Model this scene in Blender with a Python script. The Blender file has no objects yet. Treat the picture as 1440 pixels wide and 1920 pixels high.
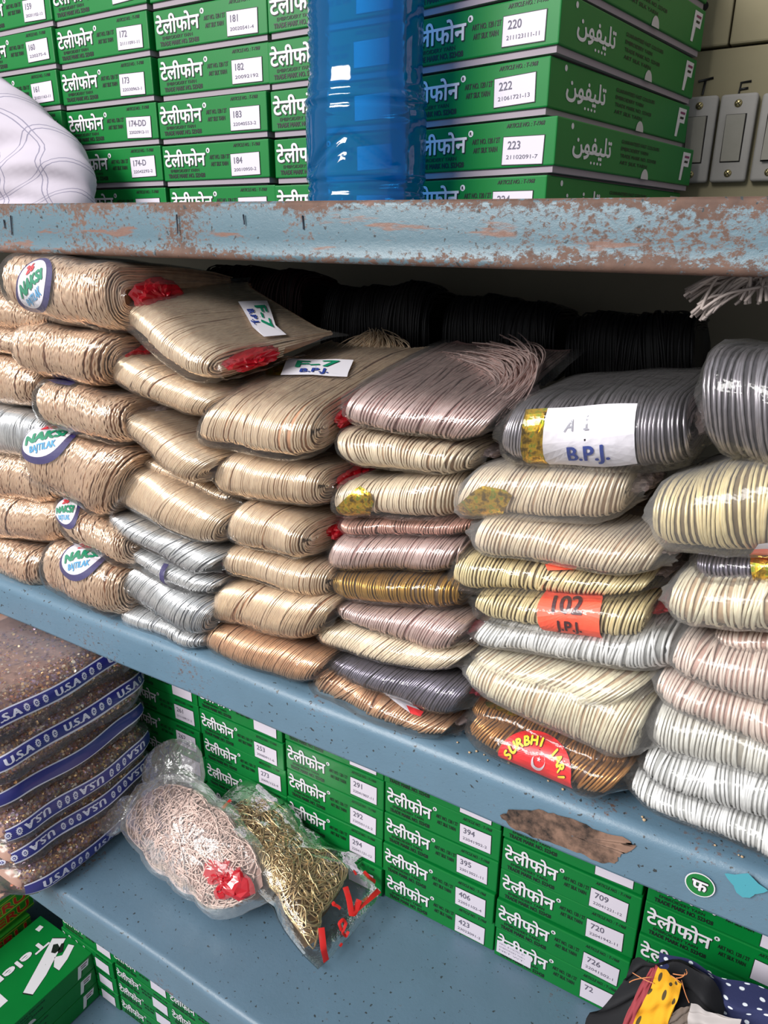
import bpy, bmesh, math, random
import numpy as np
from mathutils import Matrix, Vector

random.seed(7); np.random.seed(7)
S = bpy.context.scene
COL = S.collection
ZO = 1.6                                   # eye height above the floor

# ---------------------------------------------------------------- camera
R = np.array([[0.8533, 0.1869, -0.4883], [0.5215, -0.2919, 0.8012], [0.0070, -0.9380, -0.3466]])
R[0] /= np.linalg.norm(R[0]); R[2] -= R[2].dot(R[0]) * R[0]; R[2] /= np.linalg.norm(R[2]); R[1] = np.cross(R[2], R[0])
FPX = 1385.0
EYE = np.array([0, 0, ZO])
cd = bpy.data.cameras.new('camera'); cam = bpy.data.objects.new('camera', cd); COL.objects.link(cam)
cd.sensor_fit = 'VERTICAL'; cd.sensor_height = 36; cd.lens = FPX / 1920 * 36; cd.clip_start = 0.02
m = Matrix.Identity(4)
for r_ in range(3):
    m[r_][0] = R[r_, 0]; m[r_][1] = -R[r_, 1]; m[r_][2] = -R[r_, 2]; m[r_][3] = EYE[r_]
cam.matrix_world = m
S.camera = cam

# ---------------------------------------------------------------- light and exposure
S.view_settings.view_transform = 'Standard'; S.view_settings.look = 'None'
S.view_settings.exposure = 0.2; S.view_settings.gamma = 1.0; S.view_settings.use_curve_mapping = False
S.cycles.max_bounces = 6; S.cycles.diffuse_bounces = 3; S.cycles.glossy_bounces = 3
S.cycles.transparent_max_bounces = 20
w = bpy.data.worlds.new('daylight'); S.world = w; w.use_nodes = True
nt = w.node_tree; bg = nt.nodes['Background']
tc = nt.nodes.new('ShaderNodeTexCoord'); sx = nt.nodes.new('ShaderNodeSeparateXYZ')
cr = nt.nodes.new('ShaderNodeValToRGB')
nt.links.new(tc.outputs['Generated'], sx.inputs[0])
mr = nt.nodes.new('ShaderNodeMapRange'); mr.inputs[1].default_value = -1; mr.inputs[2].default_value = 1
nt.links.new(sx.outputs['Z'], mr.inputs[0]); nt.links.new(mr.outputs[0], cr.inputs[0])
cr.color_ramp.elements[0].position = 0.34; cr.color_ramp.elements[0].color = (0.47, 0.455, 0.44, 1)
cr.color_ramp.elements[1].position = 0.56; cr.color_ramp.elements[1].color = (0.90, 0.95, 1.0, 1)
nt.links.new(cr.outputs[0], bg.inputs[0]); bg.inputs[1].default_value = 0.52
def area(name, loc, target, sx_, sy_, power, col):
    l = bpy.data.lights.new(name, 'AREA'); l.shape = 'RECTANGLE'; l.size = sx_; l.size_y = sy_; l.energy = power; l.color = col
    o = bpy.data.objects.new(name, l); COL.objects.link(o); o.location = loc
    o.rotation_euler = (Vector(target) - Vector(loc)).to_track_quat('-Z', 'Y').to_euler()
    return o
area('shopfront_daylight', (-1.5, -2.2, 3.3), (-0.4, 0.5, 1.25), 2.2, 0.9, 172, (1.0, 0.98, 0.95))

# ---------------------------------------------------------------- pixel helpers (true rays of the camera above)
def ray(u, v): return R @ np.array([u - 720.0, v - 960.0, FPX])
def aty(u, v, y): r = ray(u, v); return EYE + r * (y / r[1])
def atz(u, v, z): r = ray(u, v); return EYE + r * ((z - ZO) / r[2])
def atx(u, v, x): r = ray(u, v); return EYE + r * (x / r[0])
def atplane(u, v, p0, n): r = ray(u, v); return EYE + r * (np.dot(p0 - EYE, n) / np.dot(r, n))
def proj(P):
    q = (P - EYE) @ R
    return q[..., 0] / q[..., 2] * FPX + 720, q[..., 1] / q[..., 2] * FPX + 960

# ---------------------------------------------------------------- materials
def lin(c): return tuple(((x / 255) / 12.92 if x / 255 <= 0.04045 else ((x / 255 + 0.055) / 1.055) ** 2.4) for x in c)
MATS = {}
def mat(name, rgb, rough=0.5, metal=0.0, coat=0.0, spec=0.5):
    if name in MATS: return MATS[name]
    mm = bpy.data.materials.new(name); mm.use_nodes = True
    b = mm.node_tree.nodes['Principled BSDF']
    b.inputs['Base Color'].default_value = (*lin(rgb), 1); b.inputs['Roughness'].default_value = rough
    b.inputs['Metallic'].default_value = metal; b.inputs['Coat Weight'].default_value = coat
    b.inputs['Specular IOR Level'].default_value = spec
    MATS[name] = mm
    return mm
def N(mm, t, **kw):
    n = mm.node_tree.nodes.new(t)
    for k, v in kw.items():
        if hasattr(n, k): setattr(n, k, v)
        else: n.inputs[k].default_value = v
    return n
def L(mm, a, b): mm.node_tree.links.new(a, b)
def ramp(mm, fac, stops):
    r = N(mm, 'ShaderNodeValToRGB'); e = r.color_ramp.elements
    e[0].position, e[0].color = stops[0][0], (*stops[0][1], 1)
    e[1].position, e[1].color = stops[-1][0], (*stops[-1][1], 1)
    for p, c in stops[1:-1]:
        x = e.new(p); x.color = (*c, 1)
    L(mm, fac, r.inputs[0]); return r.outputs[0]
def mixc(mm, fac, a, b):
    n = N(mm, 'ShaderNodeMix', data_type='RGBA')
    L(mm, fac, n.inputs[0])
    for s, i in ((a, 6), (b, 7)):
        if isinstance(s, tuple): n.inputs[i].default_value = (*s, 1)
        else: L(mm, s, n.inputs[i])
    return n.outputs[2]
def noise(mm, scale, detail=4, rough=0.6, vec=None):
    if vec is None:
        vec = N(mm, 'ShaderNodeTexCoord').outputs['Object']
    n = N(mm, 'ShaderNodeTexNoise', Scale=scale, Detail=detail, Roughness=rough); L(mm, vec, n.inputs['Vector']); return n.outputs['Fac']
def scaled(mm, s):
    t = N(mm, 'ShaderNodeTexCoord'); mp = N(mm, 'ShaderNodeMapping'); mp.inputs['Scale'].default_value = s
    L(mm, t.outputs['Object'], mp.inputs['Vector']); return mp.outputs[0]
BW = ((0, 0, 0), (1, 1, 1))

def paint(name, rgb, rust_lo, rust_hi, streak=0.0, edge=None):
    """chipped blue-grey enamel over rusty sheet steel"""
    mm = mat(name, rgb, 0.42)
    b = mm.node_tree.nodes['Principled BSDF']
    base = mixc(mm, noise(mm, 9, 5), lin(tuple(x * 0.90 for x in rgb)), lin(tuple(min(255, x * 1.10) for x in rgb)))
    big = noise(mm, 9, 3, 0.5); fine = noise(mm, 190, 5, 0.75, scaled(mm, (1, 1, 1.4)))
    hf = N(mm, 'ShaderNodeMath', operation='MULTIPLY'); L(mm, fine, hf.inputs[0]); hf.inputs[1].default_value = 0.5
    ad = N(mm, 'ShaderNodeMath', operation='MULTIPLY_ADD'); L(mm, big, ad.inputs[0]); ad.inputs[1].default_value = 0.5; L(mm, hf.outputs[0], ad.inputs[2])
    src = ad.outputs[0]
    if edge:                                   # the enamel is worn along the upper and lower folds of the lip
        sz = N(mm, 'ShaderNodeSeparateXYZ'); L(mm, N(mm, 'ShaderNodeTexCoord').outputs['Object'], sz.inputs[0])
        e1 = N(mm, 'ShaderNodeMath', operation='ADD'); L(mm, sz.outputs[2], e1.inputs[0]); e1.inputs[1].default_value = edge[0]
        e2 = N(mm, 'ShaderNodeMath', operation='ABSOLUTE'); L(mm, e1.outputs[0], e2.inputs[0])
        e3 = N(mm, 'ShaderNodeMapRange'); e3.inputs[1].default_value = edge[1]; e3.inputs[2].default_value = edge[2]; e3.inputs[4].default_value = edge[3]; L(mm, e2.outputs[0], e3.inputs[0])
        e4 = N(mm, 'ShaderNodeMath', operation='ADD'); L(mm, src, e4.inputs[0]); L(mm, e3.outputs[0], e4.inputs[1]); src = e4.outputs[0]
    f = ramp(mm, src, [(rust_lo, BW[0]), (rust_hi, BW[1])])
    rc = mixc(mm, noise(mm, 60, 3), lin((58, 44, 40)), lin((122, 92, 78)))
    col = mixc(mm, f, base, rc)
    dots = ramp(mm, noise(mm, 210, 2, 0.4), [(0.685, BW[0]), (0.71, BW[1])])
    col = mixc(mm, dots, col, lin((52, 58, 62)))
    if streak > 0:
        sv = noise(mm, 14, 4, 0.6, scaled(mm, (0.9, 1, 7)))
        sf = ramp(mm, sv, [(streak, BW[0]), (streak + 0.06, BW[1])])
        col = mixc(mm, sf, col, lin((118, 90, 80)))
    L(mm, col, b.inputs['Base Color'])
    bp = N(mm, 'ShaderNodeBump', Strength=0.35, Distance=0.002); L(mm, ad.outputs[0], bp.inputs['Height']); L(mm, bp.outputs[0], b.inputs['Normal'])
    rr = ramp(mm, f, [(0, (0.38,) * 3), (1, (0.8,) * 3)]); L(mm, rr, b.inputs['Roughness'])
    return mm

def film(name, haze=0.05, tint=(1, 1, 1), rough=0.12, wr=90, gloss=1.0, hazecol=(0.85, 0.83, 0.82)):
    """thin clear polythene: transparent, with fresnel gloss and a little milky haze"""
    mm = bpy.data.materials.new(name); mm.use_nodes = True; t = mm.node_tree; t.nodes.clear()
    out = N(mm, 'ShaderNodeOutputMaterial'); tr = N(mm, 'ShaderNodeBsdfTransparent'); tr.inputs[0].default_value = (*tint, 1)
    gl = N(mm, 'ShaderNodeBsdfGlossy', Roughness=rough); gl.inputs[0].default_value = (1, 1, 1, 1)
    df = N(mm, 'ShaderNodeBsdfDiffuse'); df.inputs[0].default_value = (*hazecol, 1)
    fr = N(mm, 'ShaderNodeFresnel', IOR=1.45)
    bp = N(mm, 'ShaderNodeBump', Strength=0.5, Distance=0.004)
    L(mm, noise(mm, wr, 3, 0.55), bp.inputs['Height'])
    for x in (gl, fr): L(mm, bp.outputs[0], x.inputs['Normal'])
    m1 = N(mm, 'ShaderNodeMixShader'); lw = N(mm, 'ShaderNodeLayerWeight', Blend=0.35); hz = N(mm, 'ShaderNodeMath', operation='MULTIPLY_ADD'); hz.use_clamp = True
    L(mm, lw.outputs['Facing'], hz.inputs[0]); hz.inputs[1].default_value = haze * 2.2; hz.inputs[2].default_value = haze * 0.55; L(mm, hz.outputs[0], m1.inputs[0]); L(mm, tr.outputs[0], m1.inputs[1]); L(mm, df.outputs[0], m1.inputs[2])
    mu = N(mm, 'ShaderNodeMath', operation='MULTIPLY'); mu.inputs[1].default_value = gloss; mu.use_clamp = True; L(mm, fr.outputs[0], mu.inputs[0])
    m2 = N(mm, 'ShaderNodeMixShader'); L(mm, mu.outputs[0], m2.inputs[0]); L(mm, m1.outputs[0], m2.inputs[1]); L(mm, gl.outputs[0], m2.inputs[2])
    L(mm, m2.outputs[0], out.inputs[0]); MATS[name] = mm
    return mm

def cord(name, rgb, metal=0.85, rough=0.33, var=0.25):
    mm = mat(name, rgb, rough, metal)
    b = mm.node_tree.nodes['Principled BSDF']
    c = mixc(mm, noise(mm, 420, 1, 0.5, scaled(mm, (1, 0.25, 0.25))), lin(tuple(x * (1 - var) for x in rgb)), lin(tuple(min(255, x * (1 + var * 0.35)) for x in rgb)))
    L(mm, c, b.inputs['Base Color'])
    return mm

# ---------------------------------------------------------------- mesh helpers
class MB:
    def __init__(s): s.v = []; s.f = []; s.m = []; s.n = 0
    def add(s, verts, faces, mi=0):
        verts = np.asarray(verts, float).reshape(-1, 3); s.v.append(verts)
        o = s.n
        for f in faces: s.f.append([int(i) + o for i in f])
        s.m += [mi] * len(faces); s.n += len(verts)
    def grid(s, P, mi=0, closed_u=False, flip=False):
        P = np.asarray(P, float); a, b = P.shape[:2]; fs = []
        for i in range(a if closed_u else a - 1):
            for j in range(b - 1):
                q = [i * b + j, ((i + 1) % a) * b + j, ((i + 1) % a) * b + j + 1, i * b + j + 1]
                fs.append(q[::-1] if flip else q)
        s.add(P.reshape(-1, 3), fs, mi)
    def box(s, lo, hi, mi=0, bev=0.0):
        bm = bmesh.new(); bmesh.ops.create_cube(bm, size=1)
        lo = np.array(lo, float); hi = np.array(hi, float)
        for v in bm.verts: v.co = Vector((lo + hi) / 2 + np.array(v.co) * (hi - lo))
        if bev > 0: bmesh.ops.bevel(bm, geom=bm.edges[:], offset=bev, segments=2, affect='EDGES', profile=0.5)
        bm.verts.index_update()
        s.add([v.co[:] for v in bm.verts], [[v.index for v in f.verts] for f in bm.faces], mi); bm.free()
    def tube(s, P, r, k=6, mi=0, cap=True):
        P = np.asarray(P, float); n = len(P); T = np.gradient(P, axis=0); T /= np.linalg.norm(T, axis=1)[:, None] + 1e-12
        up = np.array([0.13, 0.21, 0.97]); A = np.cross(T, up); A /= np.linalg.norm(A, axis=1)[:, None] + 1e-9; B = np.cross(T, A)
        rr = np.broadcast_to(np.asarray(r, float), (n,))
        ang = np.arange(k) * 2 * math.pi / k
        V = P[None] + rr[None, :, None] * (np.cos(ang)[:, None, None] * A[None] + np.sin(ang)[:, None, None] * B[None])
        s.grid(V, mi, closed_u=True)
        if cap:
            o = s.n - k * n
            s.f.append([o + i * n for i in range(k)]); s.f.append([o + i * n + n - 1 for i in range(k)][::-1]); s.m += [mi, mi]
    def lathe(s, prof, c, k=32, mi=0):
        ang = np.arange(k) * 2 * math.pi / k
        V = np.array([[[c[0] + r * math.cos(a), c[1] + r * math.sin(a), c[2] + z] for r, z in prof] for a in ang])
        s.grid(V, mi, closed_u=True)
    def build(s, name, mats, parent=None, smooth=True, base=None):
        V = np.concatenate(s.v) if s.v else np.zeros((0, 3))
        if base is not None: V = V - np.asarray(base, float)
        me = bpy.data.meshes.new(name); me.from_pydata(V.tolist(), [], s.f)
        if not isinstance(mats, (list, tuple)): mats = [mats]
        for x in mats: me.materials.append(x)
        me.polygons.foreach_set('material_index', s.m)
        if smooth: me.polygons.foreach_set('use_smooth', [True] * len(s.f))
        me.update()
        o = bpy.data.objects.new(name, me); COL.objects.link(o)
        if parent is not None: o.parent = parent
        elif base is not None: o.location = [float(x) for x in base]
        return o
def tag(o, label, cat, group=None, kind=None):
    o['label'] = label; o['category'] = cat
    if group: o['group'] = group
    if kind: o['kind'] = kind
    return o
def thing(name, label, cat, loc, group=None):
    o = bpy.data.objects.new(name, None); COL.objects.link(o); o.location = [float(x) for x in loc]; o.empty_display_size = 0.02
    return tag(o, label, cat, group)
def dup(o, parent=None, data=None):
    c = o.copy(); COL.objects.link(c)
    if parent is not None: c.parent = parent
    return c

# ---------------------------------------------------------------- lettering as thin geometry
_TX = {}
def text2d(sx_):
    """vertices (x, y, layer) and faces of a line of text, capital height about 1"""
    if sx_ in _TX: return _TX[sx_]
    c = bpy.data.curves.new('t', 'FONT'); c.body = sx_; c.size = 1.38; c.resolution_u = 3
    o = bpy.data.objects.new('t', c); COL.objects.link(o)
    dg = bpy.context.evaluated_depsgraph_get(); me = bpy.data.meshes.new_from_object(o.evaluated_get(dg))
    V = np.array([v.co[:] for v in me.vertices]) if len(me.vertices) else np.zeros((0, 3)); F = [list(p.vertices) for p in me.polygons]
    bpy.data.objects.remove(o); bpy.data.curves.remove(c); bpy.data.meshes.remove(me)
    par = list(range(len(V)))
    def find(i):
        while par[i] != i: par[i] = par[par[i]]; i = par[i]
        return i
    for f in F:
        for i in f[1:]: par[find(i)] = find(f[0])
    ids = {}
    for i in range(len(V)): V[i, 2] = ids.setdefault(find(i), len(ids)) % 6
    _TX[sx_] = (V, F); return V, F
_TF = {}
def text_fine(sx_, lim=0.34):
    """the same, with long triangles split so the letters can follow a curved label"""
    if sx_ in _TF: return _TF[sx_]
    V, F = text2d(sx_); st = []
    for f in F:
        for i in range(1, len(f) - 1): st.append((V[f[0]], V[f[i]], V[f[i + 1]]))
    out = []
    while st:
        a, b, c = st.pop(); e = [np.hypot(*(a - b)[:2]), np.hypot(*(b - c)[:2]), np.hypot(*(c - a)[:2])]; k = int(np.argmax(e))
        if e[k] <= lim: out += [a, b, c]; continue
        a, b, c = ((a, b, c), (b, c, a), (c, a, b))[k]; m_ = (a + b) / 2
        st += [(a, m_, c), (m_, b, c)]
    _TF[sx_] = (np.array(out).reshape(-1, 3), [[3 * i, 3 * i + 1, 3 * i + 2] for i in range(len(out) // 3)]); return _TF[sx_]
CURVED = [False]
def text(mb, s_, fn, x, y, h, mi, width=None, bold=0.0, z=0.0, align='l', slant=0.0, n=8):
    """writes s_ at (x, y) in the local frame of fn(x, y, z) -> 3D"""
    V, F = (text_fine if CURVED[0] else text2d)(s_)
    if CURVED[0]: n = min(n, 5)
    if len(V) == 0: return
    V = V.copy(); x0, x1 = V[:, 0].min(), V[:, 0].max(); V[:, 0] -= x0
    k = h; kx = h if width is None else width / (x1 - x0)
    ox = {'l': 0, 'c': -(x1 - x0) * kx / 2, 'r': -(x1 - x0) * kx}[align]
    sh = [(0, 0)] if bold == 0 else [(0, 0)] + [(bold * math.cos(a * 2 * math.pi / n), bold * math.sin(a * 2 * math.pi / n)) for a in range(n)]
    for q, (dx, dy) in enumerate(sh):
        X = x + ox + V[:, 0] * kx + V[:, 1] * k * slant + dx; Y = y + V[:, 1] * k + dy; Z = z + V[:, 2] * 1.2e-5 + q * 0.9e-5
        mb.add(fn(X, Y, Z), F, mi)
def poly(mb, pts, fn, mi, z=0.0, rings=7, sub=4):
    """filled star-shaped outline laid on the frame fn"""
    pts = np.asarray(pts, float); P = []
    for i in range(len(pts)):
        a, b = pts[i], pts[(i + 1) % len(pts)]
        for k in range(sub): P.append(a + (b - a) * k / sub)
    P = np.array(P); c = pts.mean(0)
    rr = np.linspace(0.02, 1, rings)
    G = c + rr[None, :, None] * (P[:, None, :] - c)
    V = fn(G[..., 0].ravel(), G[..., 1].ravel(), np.full(G[..., 0].size, z))
    mb.grid(V.reshape(len(P), rings, 3), mi, closed_u=True)
def ell(cx, cy, rx, ry, n=28, a0=0.0, a1=2 * math.pi):
    return [(cx + rx * math.cos(a0 + (a1 - a0) * i / n), cy + ry * math.sin(a0 + (a1 - a0) * i / n)) for i in range(n)]
def frame(o, ux, uy):
    o = np.array(o, float); ux = np.array(ux, float); uy = np.array(uy, float); nn = np.cross(ux, uy); nn /= np.linalg.norm(nn)
    def fn(X, Y, Z): 
        X = np.atleast_1d(X); Y = np.atleast_1d(Y); Z = np.broadcast_to(Z, X.shape)
        return o + X[:, None] * ux + Y[:, None] * uy + Z[:, None] * nn
    return fn

WHITE = mat('white_print', (212, 208, 214), 0.5); BLACK = mat('black_print', (16, 26, 20), 0.5)
STICK = mat('sticker_paper', (204, 196, 208), 0.55); INK = mat('label_ink', (92, 88, 104), 0.6)
# ---------------------------------------------------------------- setting: walls, floor, shelves
def wallmat(name, a, b, sc=3):
    mm = mat(name, a, 0.85); bb = mm.node_tree.nodes['Principled BSDF']
    L(mm, mixc(mm, noise(mm, sc, 6, 0.65), lin(a), lin(b)), bb.inputs['Base Color']); return mm
PLASTER = wallmat('old_plaster', (120, 112, 98), (158, 148, 128)); FLOORM = wallmat('dusty_floor', (142, 136, 128), (170, 164, 156))
def slab(name, lo, hi, mm):
    b = MB(); b.box(lo, hi); o = b.build(name, mm, smooth=False); o['kind'] = 'structure'; return o
slab('wall_back', (-2.2, 0.97, 0), (1.3, 1.05, 2.9), PLASTER)
slab('added_wall_left', (-2.3, 0.2, 0), (-2.2, 1.05, 2.9), PLASTER)  # unseen side wall, added to stop light leaking in behind the shelves
slab('added_wall_right', (1.3, 0.2, 0), (1.4, 1.05, 2.9), PLASTER)  # unseen counterpart on the right, also added to block side light
slab('floor', (-2.3, -3.0, -0.06), (1.4, 1.05, 0), FLOORM)

P_UP = paint('chipped_upper_paint', (86, 110, 122), 0.505, 0.56, streak=0.605, edge=(0.0015, 0.012, 0.024, 0.10))
P_MID = paint('chipped_middle_paint', (90, 117, 136), 0.575, 0.635)
P_LOW = paint('worn_lower_paint', (86, 110, 128), 0.60, 0.65)
Z_UP, Z_MID, Z_LOW, Z_BASE = ZO + 0.0068, ZO - 0.42, ZO - 0.742, ZO - 1.25
Y_UP, Y_MID, Y_LOW = 0.52, 0.48, 0.3755
def plate(x): return Z_UP - 0.007 * (x + 0.3)   # the upper shelf sags a little to the right
X0, X1 = -2.19, 1.29
def sheet(path, name, mm, parent, base, nx=90, wob=0.0006, tilt=None):
    """a folded steel sheet: the (y, z) path thickened by 2 mm and run along x"""
    p = np.array(path, float); t = np.gradient(p, axis=0); t /= np.linalg.norm(t, axis=1)[:, None]
    nn = np.stack([-t[:, 1], t[:, 0]], 1); inner = p + nn * 0.002; ring = np.concatenate([p, inner[::-1], p[:1]])
    xs = np.linspace(X0, X1, nx); V = np.zeros((nx, len(ring), 3)); V[..., 0] = xs[:, None]; V[..., 1] = ring[None, :, 0]; V[..., 2] = ring[None, :, 1]
    V[..., 1] += wob * (np.sin(xs * 9.0) + np.sin(xs * 23 + 1))[:, None]
    if tilt is not None: V[..., 2] += tilt(xs[:, None], V[..., 2])
    b = MB(); b.grid(V)
    k = len(ring)
    b.f.append(list(range(k - 1))); b.f.append([(nx - 1) * k + i for i in range(k - 1)][::-1]); b.m += [0, 0]
    o = b.build(name, mm, parent, base=base)
    try: o.data.set_sharp_from_angle(angle=0.6)
    except Exception: pass
    return o
def arc(cy, cz, r, a0, a1, n=6): return [(cy + r * math.cos(math.radians(a0 + (a1 - a0) * i / n)), cz + r * math.sin(math.radians(a0 + (a1 - a0) * i / n))) for i in range(n + 1)]
def shelf_path(yf, zt, drop, r=0.012):
    return [(0.965, zt), (0.75, zt), (yf + 0.10, zt), (yf + 0.03, zt)] + arc(yf + r, zt - r, r, 90, 180) + [(yf, zt - drop * 0.6), (yf, zt - drop + 0.004)] + arc(yf + 0.004, zt - drop + 0.004, 0.004, 180, 270, 3) + [(yf + 0.02, zt - drop)]
shelf_base = (-0.4, 0.7, Z_MID)
mid = thing('steel_shelf', 'middle blue steel shelf holding the bags of cord', 'shelf', shelf_base, 'blue steel shelves')
sheet(shelf_path(Y_MID, Z_MID, 0.0515), 'tray', P_MID, mid, shelf_base)
low_base = (-0.4, 0.7, Z_LOW)
low = thing('steel_shelf', 'lower blue steel shelf with two loose cord bags on it', 'shelf', low_base, 'blue steel shelves')
sheet(shelf_path(Y_LOW, Z_LOW, 0.050, 0.008), 'tray', P_LOW, low, low_base)
up_base = (-0.4, 0.7, Z_UP)
up = thing('steel_shelf', 'upper rust-speckled blue steel shelf under the bottle and thread boxes', 'shelf', up_base, 'blue steel shelves')
zt, zb = ZO + 0.0285, ZO - 0.018
upath = [(0.965, Z_UP), (0.75, Z_UP), (Y_UP + 0.004, Z_UP)]
sheet(upath, 'tray', P_UP, up, up_base, tilt=lambda x, z: -0.007 * (x + 0.3) + 0 * z)
lip = [(Y_UP + 0.008, zt), (Y_UP + 0.003, zt + 0.0006)] + arc(Y_UP + 0.003, zt - 0.003, 0.003, 90, 180, 3) + [(Y_UP, ZO), (Y_UP, zb + 0.006)] + arc(Y_UP + 0.004, zb + 0.004, 0.0048, 170, 290, 5) + [(Y_UP + 0.022, zb)]
sheet(lip, 'lip', P_UP, up, up_base, tilt=lambda x, z: np.where(z > ZO, -0.0101 * (x + 0.43), -0.0043 * (x + 0.43)))
base_o = thing('steel_shelf', 'lowest blue shelf deep in shadow under the lower boxes', 'shelf', (-0.4, 0.6, Z_BASE), 'blue steel shelves')
sheet([(0.965, Z_BASE), (0.6, Z_BASE), (0.16, Z_BASE), (0.15, Z_BASE - 0.01), (0.15, Z_BASE - 0.05)], 'tray', P_LOW, base_o, (-0.4, 0.6, Z_BASE))

# pen ticks, bare rust patch, round sticker and paint fleck on the shelf lips
b = MB()
for u, v0, v1 in ((7, 412, 428), (20, 404, 440), (331, 402, 438), (456, 402, 421), (567, 404, 430)):
    a, c = aty(u, v0, Y_UP - 0.0011), aty(u + 2, v1, Y_UP - 0.0011)
    b.tube([a, (a + c) / 2, c], 0.0007, 5)
b.build('pen_mark', mat('pen_ink', (38, 46, 60), 0.6), up, base=up_base)
rust = mat('bare_rust', (92, 70, 60), 0.8); bb = rust.node_tree.nodes['Principled BSDF']
rc_ = mixc(rust, ramp(rust, noise(rust, 34, 6, 0.7), [(0.40, BW[0]), (0.62, BW[1])]), lin((28, 22, 20)), lin((134, 104, 88))); L(rust, rc_, bb.inputs['Base Color'])
pts = [(940, 1527), (962, 1515), (1010, 1516), (1047, 1524), (1090, 1541), (1130, 1557), (1168, 1568), (1192, 1584), (1176, 1596), (1160, 1606), (1150, 1618), (1120, 1612), (1080, 1595), (1040, 1580), (1000, 1566), (958, 1548)]
b = MB(); pp = [aty(u, v, Y_MID) for u, v in pts]
rg = random.Random(3); P2 = []
for i in range(len(pp)):
    a, c = pp[i], pp[(i + 1) % len(pp)]
    for k in range(4): P2.append((float((a + (c - a) * k / 4)[0]) + rg.uniform(-.0012, .0012), float((a + (c - a) * k / 4)[2]) + rg.uniform(-.0012, .0012)))
def lipfn(X, Y, Z): 
    yy = Y_MID - 0.0016 + np.maximum(0, (Y - (Z_MID - 0.010)) * 0.6) - Z
    return np.stack([X, yy, Y], 1)
poly(b, P2, lipfn, 0, sub=1); b.build('bare_patch', rust, mid, base=shelf_base)
GREENP = mat('green_card', (0, 112, 48), 0.32, coat=0.25)
b = MB(); c0 = aty(1313, 1656, Y_MID); fn = frame((c0[0], Y_MID - 0.0018, c0[2]), (1, 0, 0), (0, 0, 1))
poly(b, ell(0, 0, 0.0105, 0.0105), fn, 0, sub=1); poly(b, ell(0, 0, 0.0096, 0.0096), fn, 1, 0.0002, sub=1)
text(b, 'फ', fn, 0, -0.0045, 0.0095, 2, align='c', bold=0.0011, z=0.0004); text(b, 'फ', fn, 0, -0.0045, 0.0095, 0, align='c', bold=0.0004, z=0.0008)
b.build('round_sticker', [WHITE, GREENP, BLACK], mid, base=shelf_base)
b = MB(); c0 = aty(1398, 1657, Y_MID); fn = frame((c0[0], Y_MID - 0.0017, c0[2]), (1, 0, 0), (0, 0, 1))
poly(b, [(0.012 * math.cos(a) * (1 + .3 * math.sin(3 * a)), 0.009 * math.sin(a) * (1 + .25 * math.cos(4 * a))) for a in np.arange(20) * math.pi / 10], fn, 0, sub=1)
b.build('paint_fleck', mat('teal_fleck', (70, 150, 165), 0.6), mid, base=shelf_base)

# ---------------------------------------------------------------- switchboard on the back wall
YB = 0.945
BOARD = wallmat('yellowed_board', (112, 104, 80), (136, 128, 102), 8); PLATE = wallmat('old_white_plastic', (134, 130, 126), (152, 148, 144), 40)
ROCK = wallmat('greyed_rocker', (116, 112, 102), (142, 138, 130), 30); SCREW = mat('brass_screw', (150, 138, 100), 0.35, 0.9); HOLE = mat('dark_hole', (22, 18, 16), 0.9)
def R3(u, v, y=YB): return aty(u, v, y)
bx0, bx1 = -0.34, 0.06
zsep = float(R3(1300, 95)[2])
sb = thing('switchboard', 'yellowed switchboard with white switches on the back wall', 'switchboard', (bx0, YB, ZO + 0.01))
sbb = (bx0, YB, ZO + 0.01)
b = MB(); b.box((bx0, YB, ZO + 0.012), (bx1, 0.97, zsep - 0.001), bev=0.002); b.build('board', BOARD, sb, base=sbb, smooth=False)
xs_ = float(R3(1373, 40)[0])
for (xa, xb) in ((bx0, xs_ - 0.0008), (xs_ + 0.0008, bx1)):
    b = MB(); b.box((xa, YB - 0.003, zsep + 0.001), (xb, 0.97, ZO + 0.32), bev=0.002)
    if xa == bx0:
        for (u, v) in ((1268, 19), (1320, 12), (1286, 68)):
            c0 = R3(u, v, YB - 0.003); b.lathe([(0.0001, 0), (0.0045, 0)], (0, 0, 0), 16, 1)
            V = b.v[-1]; b.v[-1] = np.stack([c0[0] + V[:, 0], np.full(len(V), YB - 0.0034), c0[2] + V[:, 1]], 1)
    b.build('socket_plate', [BOARD, HOLE], sb, base=sbb, smooth=False)
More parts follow.
